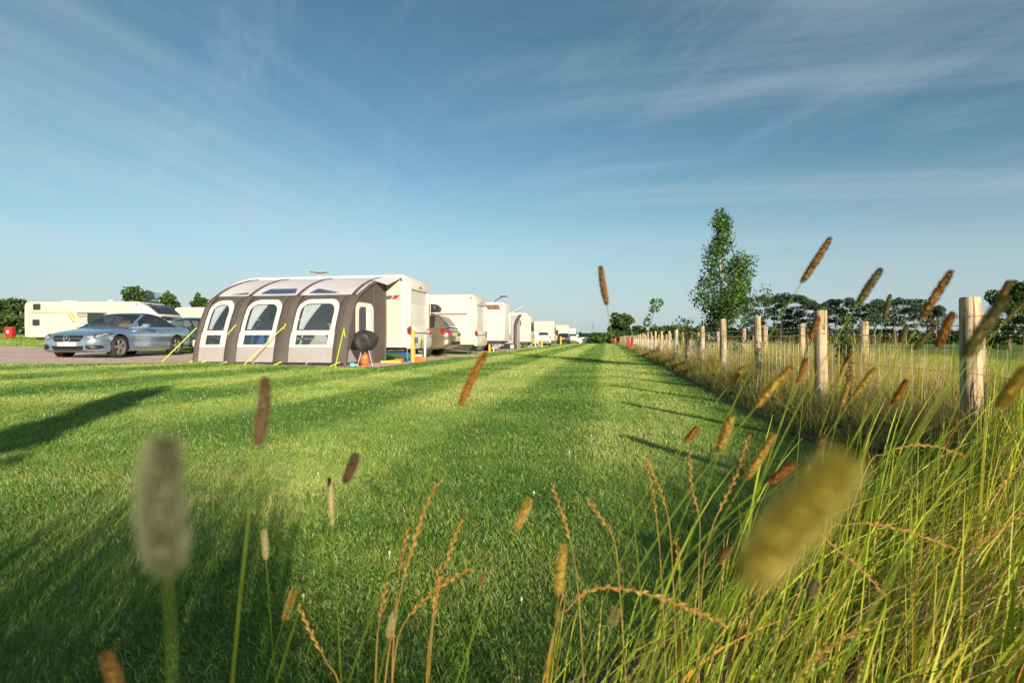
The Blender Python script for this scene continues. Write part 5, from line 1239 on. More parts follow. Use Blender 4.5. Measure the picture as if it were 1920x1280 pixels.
broad('hawthorn_tree', 'broad tree in the field hedge, partly outside the right edge', 1990, 545, 52, 120, 5000, .19, 26, trunk_h=.1)
def hedge(name, label, a, b, h0, h1, depth, n_, leaf, seed, m=HEDGE, step=1.2, group=None):
    rr = random.Random(seed); a, b = Vector(a), Vector(b); Ld = (b-a).length; k = max(2, int(Ld/step)); cl = []
    t = thing(name, label, 'hedge', (a.x, a.y, g(a.x, a.y)), 0, group)
    for i in range(k+1):
        p = a.lerp(b, i/k); zb = g(p.x, p.y) - g(a.x, a.y); h = h0 + (h1-h0)*i/k
        for q in range(3):
            hh = h*rr.uniform(.30, .52); cl.append((p.x-a.x + rr.uniform(-.5, .5)*step, p.y-a.y + rr.uniform(-.4, .4)*depth, zb + h*(.25 + .26*q)*rr.uniform(.9, 1.1), step*rr.uniform(.6, .9), depth*.5, h*.24))
    crown('foliage', cl, n_, leaf, m, t, seed=seed, tint=(.45, .22))
    mb = MB()
    for i in range(k+1):
        p = a.lerp(b, i/k); zb = g(p.x, p.y) - g(a.x, a.y); mb.tube([(p.x-a.x, p.y-a.y, zb-.1), (p.x-a.x+rr.uniform(-.2, .2), p.y-a.y, zb + h0*.6)], [.05, .02], 5)
    mb.build('stem', M['bark'], t); return t
hedge('field_hedge', 'tall thick hedge at the left edge behind the red box', (-50, 36), (-34.6, 37.0), 2.7, 2.35, 2.0, 18000, .19, 31)
hedge('field_hedge', 'lower sunlit hedge running behind the left caravans under the trees', (-34, 46), (-16, 48), 2.1, 2.2, 2.0, 13000, .20, 32)
hedge('field_hedge', 'low bushy hedge below the dark oak at the fence end', (12.4, 82), (20, 88), 1.7, 2.1, 2.0, 6000, .28, 33)
hedge('field_hedge', 'long dark hedge on the far side of the field below the pines', (24, 122), (128, 108), 3.9, 2.6, 2.5, 30000, .46, 34, BROAD, 2.0)
hedge('far_hedge', 'distant hedge line tinted haze blue beyond the end of the strip', (20, 260), (75, 262), 3.2, 3.4, 4, 7000, 1.0, 35, FAR_HAZE, 5)
# row of pines beyond the field
ORD = ['first', 'second', 'third', 'fourth', 'fifth', 'sixth', 'seventh', 'eighth', 'ninth', 'tenth', 'eleventh', 'twelfth', 'thirteenth', 'fourteenth', 'fifteenth', 'sixteenth', 'seventeenth', 'eighteenth', 'nineteenth', 'twentieth']
PX_ = [1412, 1431, 1449, 1464, 1480, 1497, 1515, 1533, 1551, 1568, 1586, 1603, 1621, 1640, 1660, 1679, 1699, 1718, 1738, 1756]
TP_ = [556, 550, 552, 547, 553, 549, 560, 568, 562, 557, 563, 556, 566, 558, 562, 556, 560, 558, 566, 572]
for i, (px, tp) in enumerate(zip(PX_, TP_)):
    rr = random.Random(60+i); Y = 112 + rr.uniform(-7, 7); x = (px-960)/1000*Y; z0 = g(x, Y); H = CAMH + (634-tp)/1000*Y - z0
    t = thing('pine_tree', '%s pine from the left in the row beyond the field' % ORD[i], 'tree', (x, Y, z0), 0, 'pines beyond the field'); mb = MB()
    W = rr.uniform(3.0, 4.4); dense = i < 8
    tp_ = limbs(mb, (0, 0, -.1), (rr.uniform(-.6, .6), rr.uniform(-.3, .3), H*.93), .17, 15, lambda f: W*.5*min(1, (1.3-f)*1.9), rr, .4, .38 if not dense else .16)
    mb.build('trunk', M['pine_bark'], t); cl = []
    for p, m_, q in tp_:
        s_ = W*rr.uniform(.19, .29); cl.append((q.x, q.y, min(q.z, H-.4), s_, s_, s_*rr.uniform(.45, .8))); 
        if dense or rr.random() < .65: cl.append((m_.x, m_.y, min(m_.z+.2, H-.5), s_, s_, s_*.5))
    for q in range(3): cl.append((rr.uniform(-.9, .9), rr.uniform(-.6, .6), H*rr.uniform(.86, .95), W*.26, W*.26, H*.055))
    crown('crown', cl, 2600 if dense else 2100, .27, PINE, t, flat=.3, seed=70+i, tint=(.42, .22), long=1.2)
# pylon far off
py = thing('electricity_pylon', 'faint grey lattice pylon far beyond the end of the strip', 'pylon', (45.5, 300, g(45.5, 300)))
mb = MB(); Hh = 9.6
for sx_ in (-1, 1):
    for sy_ in (-1, 1): mb.tube([(sx_*.9, sy_*.9, 0), (sx_*.25, sy_*.25, Hh)], .06, 4)
for k in range(7):
    f = k/7; w0 = .9-.65*f; w1 = .9-.65*(f+1/7)
    mb.tube([(-w0, -w0, Hh*f), (w1, -w1, Hh*(f+1/7))], .035, 3); mb.tube([(w0, -w0, Hh*f), (-w1, -w1, Hh*(f+1/7))], .035, 3)
mb.build('tower', M['chassis'], py, smooth=False)
for z, l_ in ((Hh*.72, 1.9), (Hh*.84, 1.6), (Hh*.96, 1.1)): mb = MB(); mb.tube([(-l_, 0, z), (l_, 0, z)], .06, 4); mb.build('cross_arm', M['chassis'], py)
# plants in the fenced strip
def shrub(name, label, lx, ly, h, wd, n_, leaf, seed, m=HEDGE, tint=(.4, .2), group=None):
    rr = random.Random(seed); x, y = S(lx, ly); t = thing(name, label, 'shrub', (x, y, g(x, y)), 0, group); mb = MB(); cl = []
    for i in range(9):
        a = rr.uniform(0, 6.28); q = (math.cos(a)*wd*.4*rr.random(), math.sin(a)*wd*.4*rr.random(), h*rr.uniform(.6, .98)); mb.tube([(0, 0, 0), (q[0]*.4, q[1]*.4, q[2]*.5), q], [.008, .006, .002], 5, False)
        for f in (.45, .7, .95): cl.append((q[0]*f, q[1]*f, q[2]*f, wd*.18, wd*.18, h*.13))
    mb.build('stem', M['bark'], t); crown('foliage', cl, n_, leaf, m, t, seed=seed, tint=tint); return t
shrub('hedge_plant', 'dark leafy hedge plant left of the second nearest fence post', 2.78, 6.95, 1.10, .34, 900, .028, 41)
shrub('hedge_plant', 'young hedge plant at the foot of the birch', 2.75, 12.2, .85, .6, 1200, .035, 42)
shrub('hedge_plant', 'bushy hedge plant beyond the birch along the strip', 2.75, 16.5, .95, .6, 900, .05, 43)
shrub('hedge_plant', 'hedge plant well beyond the birch in the narrowing strip', 2.8, 21.5, 1.0, .7, 700, .07, 44)
shrub('dock_plant', 'rusty brown dock plant in seed beside the edge of the lawn', 2.02, 4.95, .70, .16, 260, .014, 45, leaf_mat('dock_seed', [(0, (.10, .03, .012)), (1, (.24, .08, .025))], .2), (.5, .3))
# low weeds along the fence foot
k = 9000; r_ = np.random.default_rng(77); ly = 3.2 + r_.random(k)**1.3*22; lx = 1.60 + r_.random(k)*.75; x, y = S(lx, ly)
hz = r_.random(k)*.17*np.interp(lx, [1.6, 1.9, 2.4], [.25, 1, 1.1])*(0.5+vnoise(x, y, .5, 5)); p = np.stack([x, y, gz(x, y)+.02+hz], -1)
u = r_.normal(size=(k, 3)); u[:, 2] *= .5; u /= np.linalg.norm(u, axis=1)[:, None]; v = np.cross(u, r_.normal(size=(k, 3))); v /= np.linalg.norm(v, axis=1)[:, None]
s_ = (r_.uniform(.012, .032, k)*np.clip(ly/6, 1, 2))[:, None]; V = np.stack([p-u*s_, p+v*s_*.7, p+u*s_, p-v*s_*.7], 1)
o = raw_mesh('weeds', V.reshape(-1, 3), np.arange(k*4).reshape(k, 4), 4, {'tint': np.repeat(np.clip(r_.normal(.35, .2, k), 0, 1), 4)}, HEDGE); tag(o, 'low dark green weeds along the foot of the near fence', 'weeds', kind='stuff')
# unseen sapling added behind the camera to cast the long shadow at the left
sx_, sy_ = -0.45, -4.1
t = thing('sapling_tree', 'unseen slim young tree added behind the camera to cast the long shadow on the lawn', 'tree', (sx_, sy_, g(sx_, sy_))); rr = random.Random(8); mb = MB()
tp = limbs(mb, (0, 0, -.05), (0, 0, 3.6), .03, 18, lambda f: .34*(1.1-f), rr, .8, .3); mb.build('trunk', M['bark'], t)
crown('crown', [(q.x*f, q.y*f, p.z+(q.z-p.z)*f, .26, .26, .26) for p, m_, q in tp for f in (.4, .8)], 2600, .085, BIRCH, t, seed=3)
# ---------------------------------------------------------------- small things round the pitches
def place(px, Y, dz=0.0):
    x = (px-960)/1000*Y; return (x, Y, g(x, Y) + dz)
bq = thing('barbecue', 'kettle barbecue under a crumpled black cover on white legs beside the awning', 'barbecue', place(684.5, 13.75, .022), R(15))
rr = random.Random(2); mb = MB(); P = []
for i in range(19):
    f = i/18; z = .40 + .52*f; base = float(np.interp(f, [0, .10, .30, .6, .82, .95, 1], [.03, .19, .27, .30, .285, .19, .01])); row = []
    for j in range(36):
        a = 2*math.pi*j/36; fold = 1 + .15*math.sin(5*a + 3.5*f)*(1-f*.75) + .09*math.sin(11*a + 5*f)*(1-f) + .05*math.sin(3*a-7*f) + .03*math.sin(17*a + 9*f)
        row.append((base*fold*math.cos(a), base*fold*math.sin(a), z + .02*math.sin(4*a + f*5) - (.06*(1-f)*max(0, math.sin(2*a+.6)))))
    P.append(row + [row[0]])
mb.grid(P); mb.build('cover', M['bbq_cover'], bq, angle=80)
for a in (200, 340, 90):
    ca, sa = math.cos(R(a)), math.sin(R(a)); mb = MB(); mb.tube([(.08*ca, .08*sa, .46), (.20*ca, .20*sa, 0)], .013, 8); mb.build('leg', M['alu'], bq)
gb = thing('gas_bottle', 'orange gas bottle standing behind the barbecue legs', 'gas bottle', place(684, 13.95, .022))
mb = MB(); mb.lathe([(.0005, .0), (.09, .0), (.095, .02), (.085, .035), (.115, .06), (.122, .09), (.122, .15), (.126, .155), (.126, .165), (.122, .17), (.122, .24), (.105, .285), (.06, .305), (.0005, .31)], 28); mb.build('body', M['gas_orange'], gb)
mb = MB(); mb.lathe([(.075, .30), (.08, .31), (.08, .37), (.075, .37), (.072, .31)], 24); mb.build('collar', M['gas_orange'], gb)
mb = MB(); mb.tube([(0, 0, .30), (0, 0, .36)], .018, 8); mb.box(-.02, .05, -.012, .012, .345, .37, None, .004); mb.build('valve', M['chrome'], gb)
b_ = thing('water_bottle', 'pale blue plastic bottle lying beside the barbecue', 'bottle', place(661.5, 13.7, .10), R(20))
mb = MB(); T = Matrix.Rotation(R(90), 4, 'Y'); mb.lathe([(.0005, -.07), (.05, -.07), (.055, -.06), (.055, .03), (.03, .06), (.018, .065), (.018, .085), (.0005, .085)], 16, T); mb.build('body', M['cyan_plastic'], b_)
mb = MB(); mb.lathe([(.02, .078), (.02, .10), (.0005, .10)], 12, T); mb.build('cap', M['white_pole'], b_); b_.location.z = b_.location.z - .10 + .055
def bollard(px, Y, h, label, w_=.115, extras=True):
    t = thing('hookup_bollard', label, 'bollard', place(px, Y, .0), -TH, 'ochre electric hook-up bollards')
    mb = MB(); mb.box(-w_/2, w_/2, -w_/2, w_/2, -.05, h, None, .012); mb.build('post', M['bollard'], t)
    mb = MB(); mb.box(-w_/2-.006, w_/2+.006, -w_/2-.006, w_/2+.006, h*.985, h+.012, None, .008); mb.build('cap', M['bollard'], t)
    if extras:
        mb = MB(); mb.box(w_/2+.001, w_/2+.09, -.05, .05, h*.62, h*.80, None, .012); mb.build('socket_box', M['blue_plastic'], t)
    return t
bollard(774.5, 16.55, .98, 'square ochre hook-up bollard at the rear of the near caravan')
bollard(918, 31.2, 1.08, 'ochre hook-up bollard beside the white motorhome')
bollard(980, 43.5, 1.10, 'ochre hook-up bollard in front of the rounded cream caravan', .14)
bollard(1016, 55, 1.05, 'small ochre hook-up bollard near the white tripod stand', .14, False)
bollard(1051.5, 66, 1.0, 'farthest ochre hook-up bollard beside the last caravans', .16, False)
def pole(px, Y, h, label, r=.03, m='white_pole'):
    t = thing('marker_pole', label, 'pole', place(px, Y, 0)); mb = MB(); mb.tube([(0, 0, -.05), (0, 0, h)], r, 10); mb.build('shaft', M[m], t)
    mb = MB(); mb.lathe([(r*1.15, h-.03), (r*1.15, h+.01), (.0005, h+.02)], 12); mb.build('cap', M[m], t); return t
pole(797, 16.9, .84, 'slim white pole beside the ochre bollard of the near caravan')
pole(925.5, 31.5, 1.0, 'thin white pole right of the second ochre bollard')
pole(1084, 90, 1.6, 'white pole by the farthest caravan', .05)
# kit under and behind the near caravan
def kit(px, Y, name, label, cat, fn, mats, dz=.022, rz=0):
    t = thing(name, label, cat, place(px, Y, dz), rz); fn(t); return t
def f_bag(t):
    mb = MB(); P = []
    for i in range(9):
        f = i/8; P.append([(-.55 + 1.1*f, .17*math.cos(a)*(.35+.65*math.sin(math.pi*min(.97, max(.03, f)))), .10 + .10*math.sin(a)*(.4+.6*math.sin(math.pi*min(.97, max(.03, f)))) + .16*(1-f)) for a in np.linspace(0, 2*math.pi, 15)])
    mb.grid(P); mb.build('bag', M['green_fabric'], t, angle=80)
    mb = MB(); mb.tube([(-.3, -.05, .33), (-.1, -.06, .40), (.15, -.05, .30)], .014, 6); mb.build('handle', M['dark_plastic'], t)
kit(741, 16.7, 'storage_bag', 'long dark green storage bag lying under the near caravan', 'bag', f_bag, None, .03, R(-8))
def f_ramp(t):
    mb = MB(); mb.prism([(-.32, 0), (.32, 0), (.32, .12), (.10, .12), (.06, .08), (-.10, .08), (-.14, .04), (-.32, .03)], -.10, .10, 'xz', None, .008, 1); mb.build('ramp', M['gas_orange'], t)
    mb = MB(); mb.box(-.30, .28, -.20, -.108, 0, .06, None, .008); mb.build('chock', M['yellow_plastic'], t)
kit(735.5, 16.0, 'levelling_ramp', 'orange and yellow levelling ramp beside the awning corner', 'ramp', f_ramp, None)
def f_barrel(t):
    mb = MB(); T = Matrix.Rotation(R(90), 4, 'Y'); mb.lathe([(.0005, -.20), (.13, -.20), (.15, -.18), (.15, .18), (.13, .20), (.0005, .20)], 20, Matrix.Translation((0, 0, .15)) @ T); mb.build('drum', M['blue_plastic'], t)
    mb = MB(); mb.tube([(-.2, 0, .15), (-.24, 0, .2), (-.2, 0, .42), (.2, 0, .42), (.24, 0, .2), (.2, 0, .15)], .012, 6); mb.build('handle', M['alu'], t)
kit(758, 16.75, 'water_barrel', 'blue rolling water barrel under the rear of the near caravan', 'water barrel', f_barrel, None, .022, R(10))
def f_case(t):
    mb = MB(); mb.box(-.18, .18, -.12, .12, 0, .22, None, .03); mb.build('case', M['cara_grey'], t)
    mb = MB(); mb.tube([(-.08, 0, .22), (-.07, 0, .26), (.07, 0, .26), (.08, 0, .22)], .01, 6); mb.build('handle', M['dark_plastic'], t)
kit(786, 17.3, 'waste_container', 'small pale grey waste container behind the ochre bollard', 'container', f_case, None, .022, R(-12))
def f_case2(t):
    mb = MB(); mb.box(-.16, .16, -.10, .10, 0, .13, None, .012); mb.build('tub', M['gas_orange'], t)
    mb = MB(); mb.box(-.17, .17, -.11, .11, .13, .15, None, .008); mb.build('lid', M['gas_orange'], t)
kit(789.5, 16.9, 'storage_tub', 'low orange tub at the foot of the slim white pole', 'tub', f_case2, None)
hs_ = thing('water_hose', 'blue hose hanging from the rear of the near caravan', 'hose', place(763.5, 16.5, .03))
mb = MB(); mb.tube([(0, 0, .62), (.005, 0, .45), (-.01, 0, .2), (.03, -.03, .02), (.12, -.06, .012), (.2, .0, .012)], .011, 6); mb.build('tube', M['cyan_plastic'], hs_)
mb = MB(); mb.box(-.04, .04, -.03, .03, .58, .74, None, .012); mb.build('connector', M['gas_orange'], hs_)
# fire points along the fence and the red box by the hedge
def firebox(loc, rz, label, h=.62, w_=.5, zb=.10):
    t = thing('fire_point', label, 'fire point', loc, rz, 'red fire point boxes')
    mb = MB(); mb.box(-w_/2, w_/2, -.14, .14, zb, zb+h, None, .02); mb.build('cabinet', M['red_plastic'], t)
    mb = MB(); mb.box(-w_/2+.05, w_/2-.05, -.152, -.139, zb+.06, zb+h-.06, None, .01); d = mb.build('door', M['red_plastic'], t)
    mb = MB(); mb.box(-.06, .06, -.166, -.153, zb+h*.4, zb+h*.66, None, .006); mb.build('sign', M['plate_white'], d)
    for sx_ in (-w_/2+.08, w_/2-.08): mb = MB(); mb.tube([(sx_, 0, -.05), (sx_, 0, zb+.02)], .03, 8); mb.build('leg', M['dark_plastic'], t)
    return t
firebox(place(1179, 41), R(-100), 'red fire point box standing against the fence at mid distance', .80, .45)
firebox(place(1153, 76), R(-100), 'farthest red fire point box near the end of the fence', .75, .5)
firebox(place(19, 31.5), 0, 'red fire point box on the grass at the left edge beside the hedge', .62, .42, .08)
bx_ = thing('bin', 'dark bin standing right behind the red fire point box at the fence', 'bin', place(1184, 42), -TH)
mb = MB(); mb.prism([(-.2, .02), (.2, .02), (.25, .85), (-.25, .85)], -.22, .22, 'xz', None, .02, 2); mb.build('tub', M['dark_plastic'], bx_)
mb = MB(); mb.box(-.27, .27, -.25, .25, .86, .92, None, .02); mb.build('lid', M['dark_plastic'], bx_)
# white stand with splayed feet and the board behind it
st = thing('tripod_stand', 'white aerial mast on three splayed feet on the lawn edge', 'stand', place(1003.5, 46, 0))
mb = MB(); mb.tube([(0, 0, .05), (0, 0, 1.85)], .028, 8); mb.build('mast', M['white_pole'], st)
for a in (190, 350, 80): mb = MB(); mb.tube([(0, 0, .48), (.68*math.cos(R(a)), .5*math.sin(R(a)), .0)], .022, 6); mb.build('leg', M['white_pole'], st)
mb = MB(); mb.tube([(-.02, 0, 1.55), (-.25, 0, 1.6)], .012, 6); mb.tube([(.02, 0, 1.3), (.2, 0, 1.32)], .012, 6); mb.build('aerial', M['steel'], st)
bd = thing('notice_board', 'white board with a yellow lower band behind the white mast', 'board', place(1003, 49, 0), R(-6))
mb = MB(); mb.box(-.34, .34, -.02, .02, .45, 1.30, None, .01); pn = mb.build('panel', M['white_pole'], bd)
mb = MB(); mb.box(-.335, .335, -.030, -.021, .50, .72, None, .004); mb.build('band', M['board_yellow'], pn)
for sx_ in (-.28, .28): mb = MB(); mb.tube([(sx_, .03, -.05), (sx_, .03, 1.2)], .02, 6); mb.build('leg', M['alu'], bd)
wb = thing('windbreak', 'white cloth windbreak at the far end of the row', 'windbreak', place(1096, 84), R(-4))
mb = MB(); P = [[(-.95 + 1.9*u, .06*math.sin(u*11), z) for z in (.05, .45, .85 + (.15*math.sin(u*3)))] for u in np.linspace(0, 1, 16)]; mb.grid(P); mb.build('cloth', M['curtain'], wb)
for u in (-.95, -.3, .35, .95): mb = MB(); mb.tube([(u, 0, -.05), (u, 0, 1.05)], .02, 6); mb.build('pole', M['wood'], wb)
bp_ = thing('cool_box', 'dark box with white panel in front of the small far awning', 'box', place(957, 38.3, 0), -TH)
mb = MB(); mb.box(-.42, .42, -.25, .25, 0, .42, None, .03); mb.build('body', M['dark_plastic'], bp_); mb = MB(); mb.box(.05, .28, -.262, -.249, .08, .32, None, .01); mb.build('panel', M['white_pole'], bp_)
# cars farther down the row
def far_car(px, Y, rz, sp_, m, label):
    x, y, z = place(px, Y, .02); make_car('parked_car', label, (x, y, z), rz, sp_, M[m])
far_car(1014, 58.5, R(95), HATCH, 'white_paint', 'white car standing beyond the white mast')
far_car(1058, 74, R(80), HATCH, 'navy_paint', 'small dark car between the last caravans')
far_car(1074, 80, R(84), HATCH, 'white_paint', 'farthest small pale car beside the last caravan')
# ---------------------------------------------------------------- timothy heads and ryegrass close to the lens
def head_mat(name, ramp): return leaf_mat(name, ramp, 0.15, 0.8, 0.15)
HM = {'brown': head_mat('timothy_brown', [(0, (.12, .065, .02)), (.5, (.28, .165, .05)), (1, (.44, .30, .10))]),
      'gold': head_mat('timothy_gold', [(0, (.21, .14, .03)), (.5, (.45, .33, .07)), (1, (.62, .49, .15))]),
      'green': head_mat('timothy_green', [(0, (.09, .085, .035)), (.5, (.21, .19, .07)), (1, (.36, .31, .12))]),
      'shaded_brown': head_mat('timothy_shaded_brown', [(0, (.06, .042, .022)), (.5, (.15, .105, .055)), (1, (.28, .20, .11))]),  # darker copy of the brown, with shade put into the colour
      'lime': head_mat('timothy_lime', [(0, (.34, .27, .05)), (.5, (.62, .56, .14)), (1, (.80, .74, .30))]),
      'grey': head_mat('timothy_shaded_grey', [(0, (.09, .105, .055)), (.5, (.19, .215, .12)), (1, (.32, .34, .20))]),  # tone of a head in shade, put into its colour
      'pale': head_mat('timothy_pale', [(0, (.22, .19, .08)), (.5, (.38, .34, .16)), (1, (.55, .50, .28))]),
      'rust': head_mat('timothy_rust', [(0, (.17, .075, .02)), (.5, (.36, .18, .045)), (1, (.50, .30, .09))])}
STEM = mat('grass_stem', (0.17, 0.24, 0.02), 0.65, var=0.3, scale=20, trans=0.3, spec=0.15)
RYE = leaf_mat('ryegrass_ear', [(0, (.22, .09, .02)), (.5, (.48, .22, .05)), (1, (.62, .40, .14))], 0.25, 0.6, 0.2)
def bez(a, b, c, n_): return [a*(1-t)**2 + b*2*t*(1-t) + c*t*t for t in np.linspace(0, 1, n_)]
def timothy(label, tip, base, Y, wpx, kind, root=None, bend=0.25, seed=0, fuzz=1.0):
    rr = np.random.default_rng(900+seed); T_ = at(tip[0], tip[1], Y*1.01); B_ = at(base[0], base[1], Y); ax = T_-B_; ln = ax.length; ax = ax.normalized()
    if root is None:
        k = min(.30, max(-.30, -(ax.x/max(.35, ax.z))*B_.z*.55)) if ax.z > 0 else .05; root = (B_.x + k, B_.y + rr.uniform(-.03, .05))
    G_ = Vector((root[0], root[1], g(root[0], root[1])))
    t = thing('timothy_grass', label, 'grass stem', G_, 0, 'timothy grass stems with seed heads in the foreground')
    ctrl = B_ - ax*min(.34, B_.z*.45); pts = [p - G_ for p in bez(B_ + ax*ln*.1, ctrl, G_, 18)]
    r0 = max(.0006 if Y > .2 else .00024, wpx/1000*Y*(.055 if Y > .2 else .03)); mb = MB(); mb.tube(pts, [r0*(.75 + .5*i/17) for i in range(18)], 6); mb.build('stalk', STEM, t)
    # the head: a bumpy spike built of small pointed spikelets
    u = ax.orthogonal().normalized(); v = ax.cross(u); R0 = wpx/1000*Y*.43; nl = 30; na = 12; co_ = []; tv = []
    prof = lambda f: float(np.interp(f, [0, .05, .16, .5, .80, .93, 1], [.22, .58, .88, 1.0, .86, .58, .15]))
    cb = B_ - G_; curve = u*rr.uniform(-.03, .03)*ln
    for i in range(nl):
        f = i/(nl-1); c = cb + ax*ln*f + curve*math.sin(math.pi*f)
        for j in range(na):
            a = 2*math.pi*j/na + f*3; q = R0*.80*prof(f)*(1 + .10*rr.standard_normal()); co_.append(c + (u*math.cos(a) + v*math.sin(a))*q); tv.append(.30 + .2*rr.random())
    F = [(i*na+j, i*na+(j+1) % na, (i+1)*na+(j+1) % na, (i+1)*na+j) for i in range(nl-1) for j in range(na)]
    ns = int(1300*fuzz)
    for q in range(ns):
        f = rr.random()*.98 + .01; a = rr.random()*6.283; dr = u*math.cos(a) + v*math.sin(a); sd_ = ax.cross(dr); R1 = R0*prof(f)
        c = cb + ax*ln*f + curve*math.sin(math.pi*f) + dr*R1*.70; s_ = R0*(.11 + .09*rr.random()); up_ = (dr*.9 + ax*.55).normalized(); le = R0*(.45 + .38*rr.random()); tt = float(np.clip(rr.normal(.5, .24), 0, 1))
        b0 = len(co_); co_ += [c - sd_*s_, c + ax*s_*.8, c + sd_*s_, c + up_*le]; tv += [tt*.8, tt, tt*.8, min(1, tt+.2)]
        F += [(b0, b0+1, b0+3, b0+3), (b0+1, b0+2, b0+3, b0+3)]
    quads = [f for f in F if f[2] != f[3]]; tris = [f[:3] for f in F if f[2] == f[3]]
    me = bpy.data.meshes.new('seed_head'); me.from_pydata([tuple(c) for c in co_], [], quads + tris); at_ = me.attributes.new('tint', 'FLOAT', 'POINT'); at_.data.foreach_set('value', tv); me.materials.append(HM[kind]); me.update()
    o = bpy.data.objects.new('seed_head', me); COL.objects.link(o); o.parent = t
    return t
TM = [
 ('huge blurred timothy head in shaded grey green close to the lens at the left', (305, 822), (316, 1080), .092, 82, 'grey'),
 ('dark upright timothy head in shaded brown standing just below the middle of the awning', (498, 707), (482, 835), .30, 26, 'shaded_brown'),
 ('short timothy head in dark shaded brown tilted right, low over the lawn', (668, 850), (646, 906), .42, 21, 'shaded_brown'),
 ('thin pale timothy head beside the short shaded brown one', (617, 895), (623, 986), .75, 11, 'pale'),
 ('small pale timothy head below the dark upright one', (495, 994), (499, 1049), .70, 13, 'pale'),
 ('yellow timothy head leaning right at the lower left of the lawn', (552, 1102), (532, 1163), .60, 14, 'gold'),
 ('rusty timothy head leaning right in front of the caravan row', (912, 660), (862, 761), .45, 18, 'rust'),
 ('tall lone brown timothy head standing against the sky in the middle', (1126, 499), (1138, 573), .62, 14, 'brown'),
 ('plump yellow timothy head over the dark lawn in the middle', (993, 935), (967, 994), .48, 18, 'gold'),
 ('upright yellow timothy head below the plump one near the bottom', (1057, 1021), (1047, 1116), .45, 19, 'gold'),
 ('tall brown timothy head leaning right beside the birch, highest on the right', (1557, 446), (1502, 531), .55, 15, 'brown'),
 ('greenish timothy head leaning right above the pines', (1652, 504), (1608, 571), .55, 16, 'green'),
 ('long dark gold timothy head leaning right, left of the nearest post', (1784, 508), (1728, 598), .50, 17, 'brown'),
 ('dark timothy head against the tree right of the nearest post', (1892, 527), (1866, 586), .50, 14, 'brown'),
 ('rust coloured timothy head crossing the top wire beside the nearest post', (1787, 586), (1757, 652), .50, 17, 'rust'),
 ('long blurred olive timothy head in front of the nearest post', (1886, 556), (1808, 672), .26, 27, 'green'),
 ('slender upright olive timothy head below the pines', (1669, 552), (1658, 600), .85, 10, 'green'),
 ('giant blurred golden timothy head slanting over the grass at the right', (1585, 862), (1390, 1092), .070, 100, 'lime'),
 ('plump orange gold timothy head at the fence side of the lawn', (1372, 778), (1347, 850), .48, 20, 'gold'),
 ('gold timothy head leaning right just right of the plump orange one', (1452, 812), (1398, 898), .46, 18, 'gold'),
 ('blurred olive timothy head between the gold one and the giant one', (1545, 815), (1522, 872), .42, 18, 'green'),
 ('small golden timothy head near the third nearest post', (1396, 688), (1368, 721), .75, 12, 'gold'),
 ('long gold timothy head leaning right in front of the hedge strip', (1484, 688), (1418, 762), .45, 18, 'gold'),
 ('orange timothy head beside the second nearest post', (1512, 672), (1494, 718), .70, 11, 'rust'),
 ('slender gold timothy head right of the second nearest post', (1590, 668), (1576, 706), .80, 9, 'gold'),
 ('slender gold timothy head below the other at the second nearest post', (1591, 714), (1578, 760), .80, 10, 'gold'),
 ('reddish timothy head left of the top of the second nearest post', (1535, 594), (1519, 637), .70, 12, 'rust'),
 ('tiny brown timothy head over the lawn edge', (1308, 800), (1284, 829), .75, 14, 'rust'),
 ('blurred brown timothy head lying low across the lawn edge', (1491, 868), (1440, 905), .45, 19, 'rust'),
 ('small pinkish timothy head among the ryegrass ears', (1366, 1025), (1346, 1056), .60, 15, 'brown'),
 ('pale fluffy short timothy head low in the right grass', (1531, 1088), (1518, 1120), .60, 20, 'pale'),
 ('faint pale timothy head low in the grass at the lower right', (1475, 1160), (1464, 1188), .62, 15, 'pale'),
 ('pale fluffy timothy head beside the arching ryegrass ear', (1156, 1140), (1146, 1174), .55, 19, 'pale'),
 ('grey timothy head beside the orange ryegrass at the bottom', (740, 1148), (728, 1196), .55, 15, 'pale'),
 ('tiny round timothy head right of the orange ryegrass', (904, 1076), (900, 1098), .70, 12, 'brown'),
 ('brown timothy head cut by the bottom edge at the left', (196, 1222), (232, 1310), .28, 27, 'brown'),
 ('blurred gold timothy head at the right edge below the wires', (1925, 690), (1872, 765), .30, 26, 'gold'),
 ('olive timothy head above the field, left of the nearest post', (1748, 617), (1715, 657), .70, 12, 'green'),
 ('slim olive timothy head under the pines at the field edge', (1701, 609), (1689, 642), .85, 10, 'green'),
 ('gold timothy head low in front of the nearest post', (1640, 690), (1600, 745), .62, 12, 'gold'),
 ('slim timothy head leaning right of the nearest post above the tree', (1918, 570), (1886, 602), .60, 9, 'green'),
 ('rust timothy head in the grass left of the nearest post', (1700, 712), (1672, 760), .62, 13, 'rust'),
]
for i, (lb, tip, base, Y, wp, kd) in enumerate(TM):
    timothy(lb, tip, base, Y, wp, kd, seed=i, fuzz=1.6 if wp > 60 else 1.0)
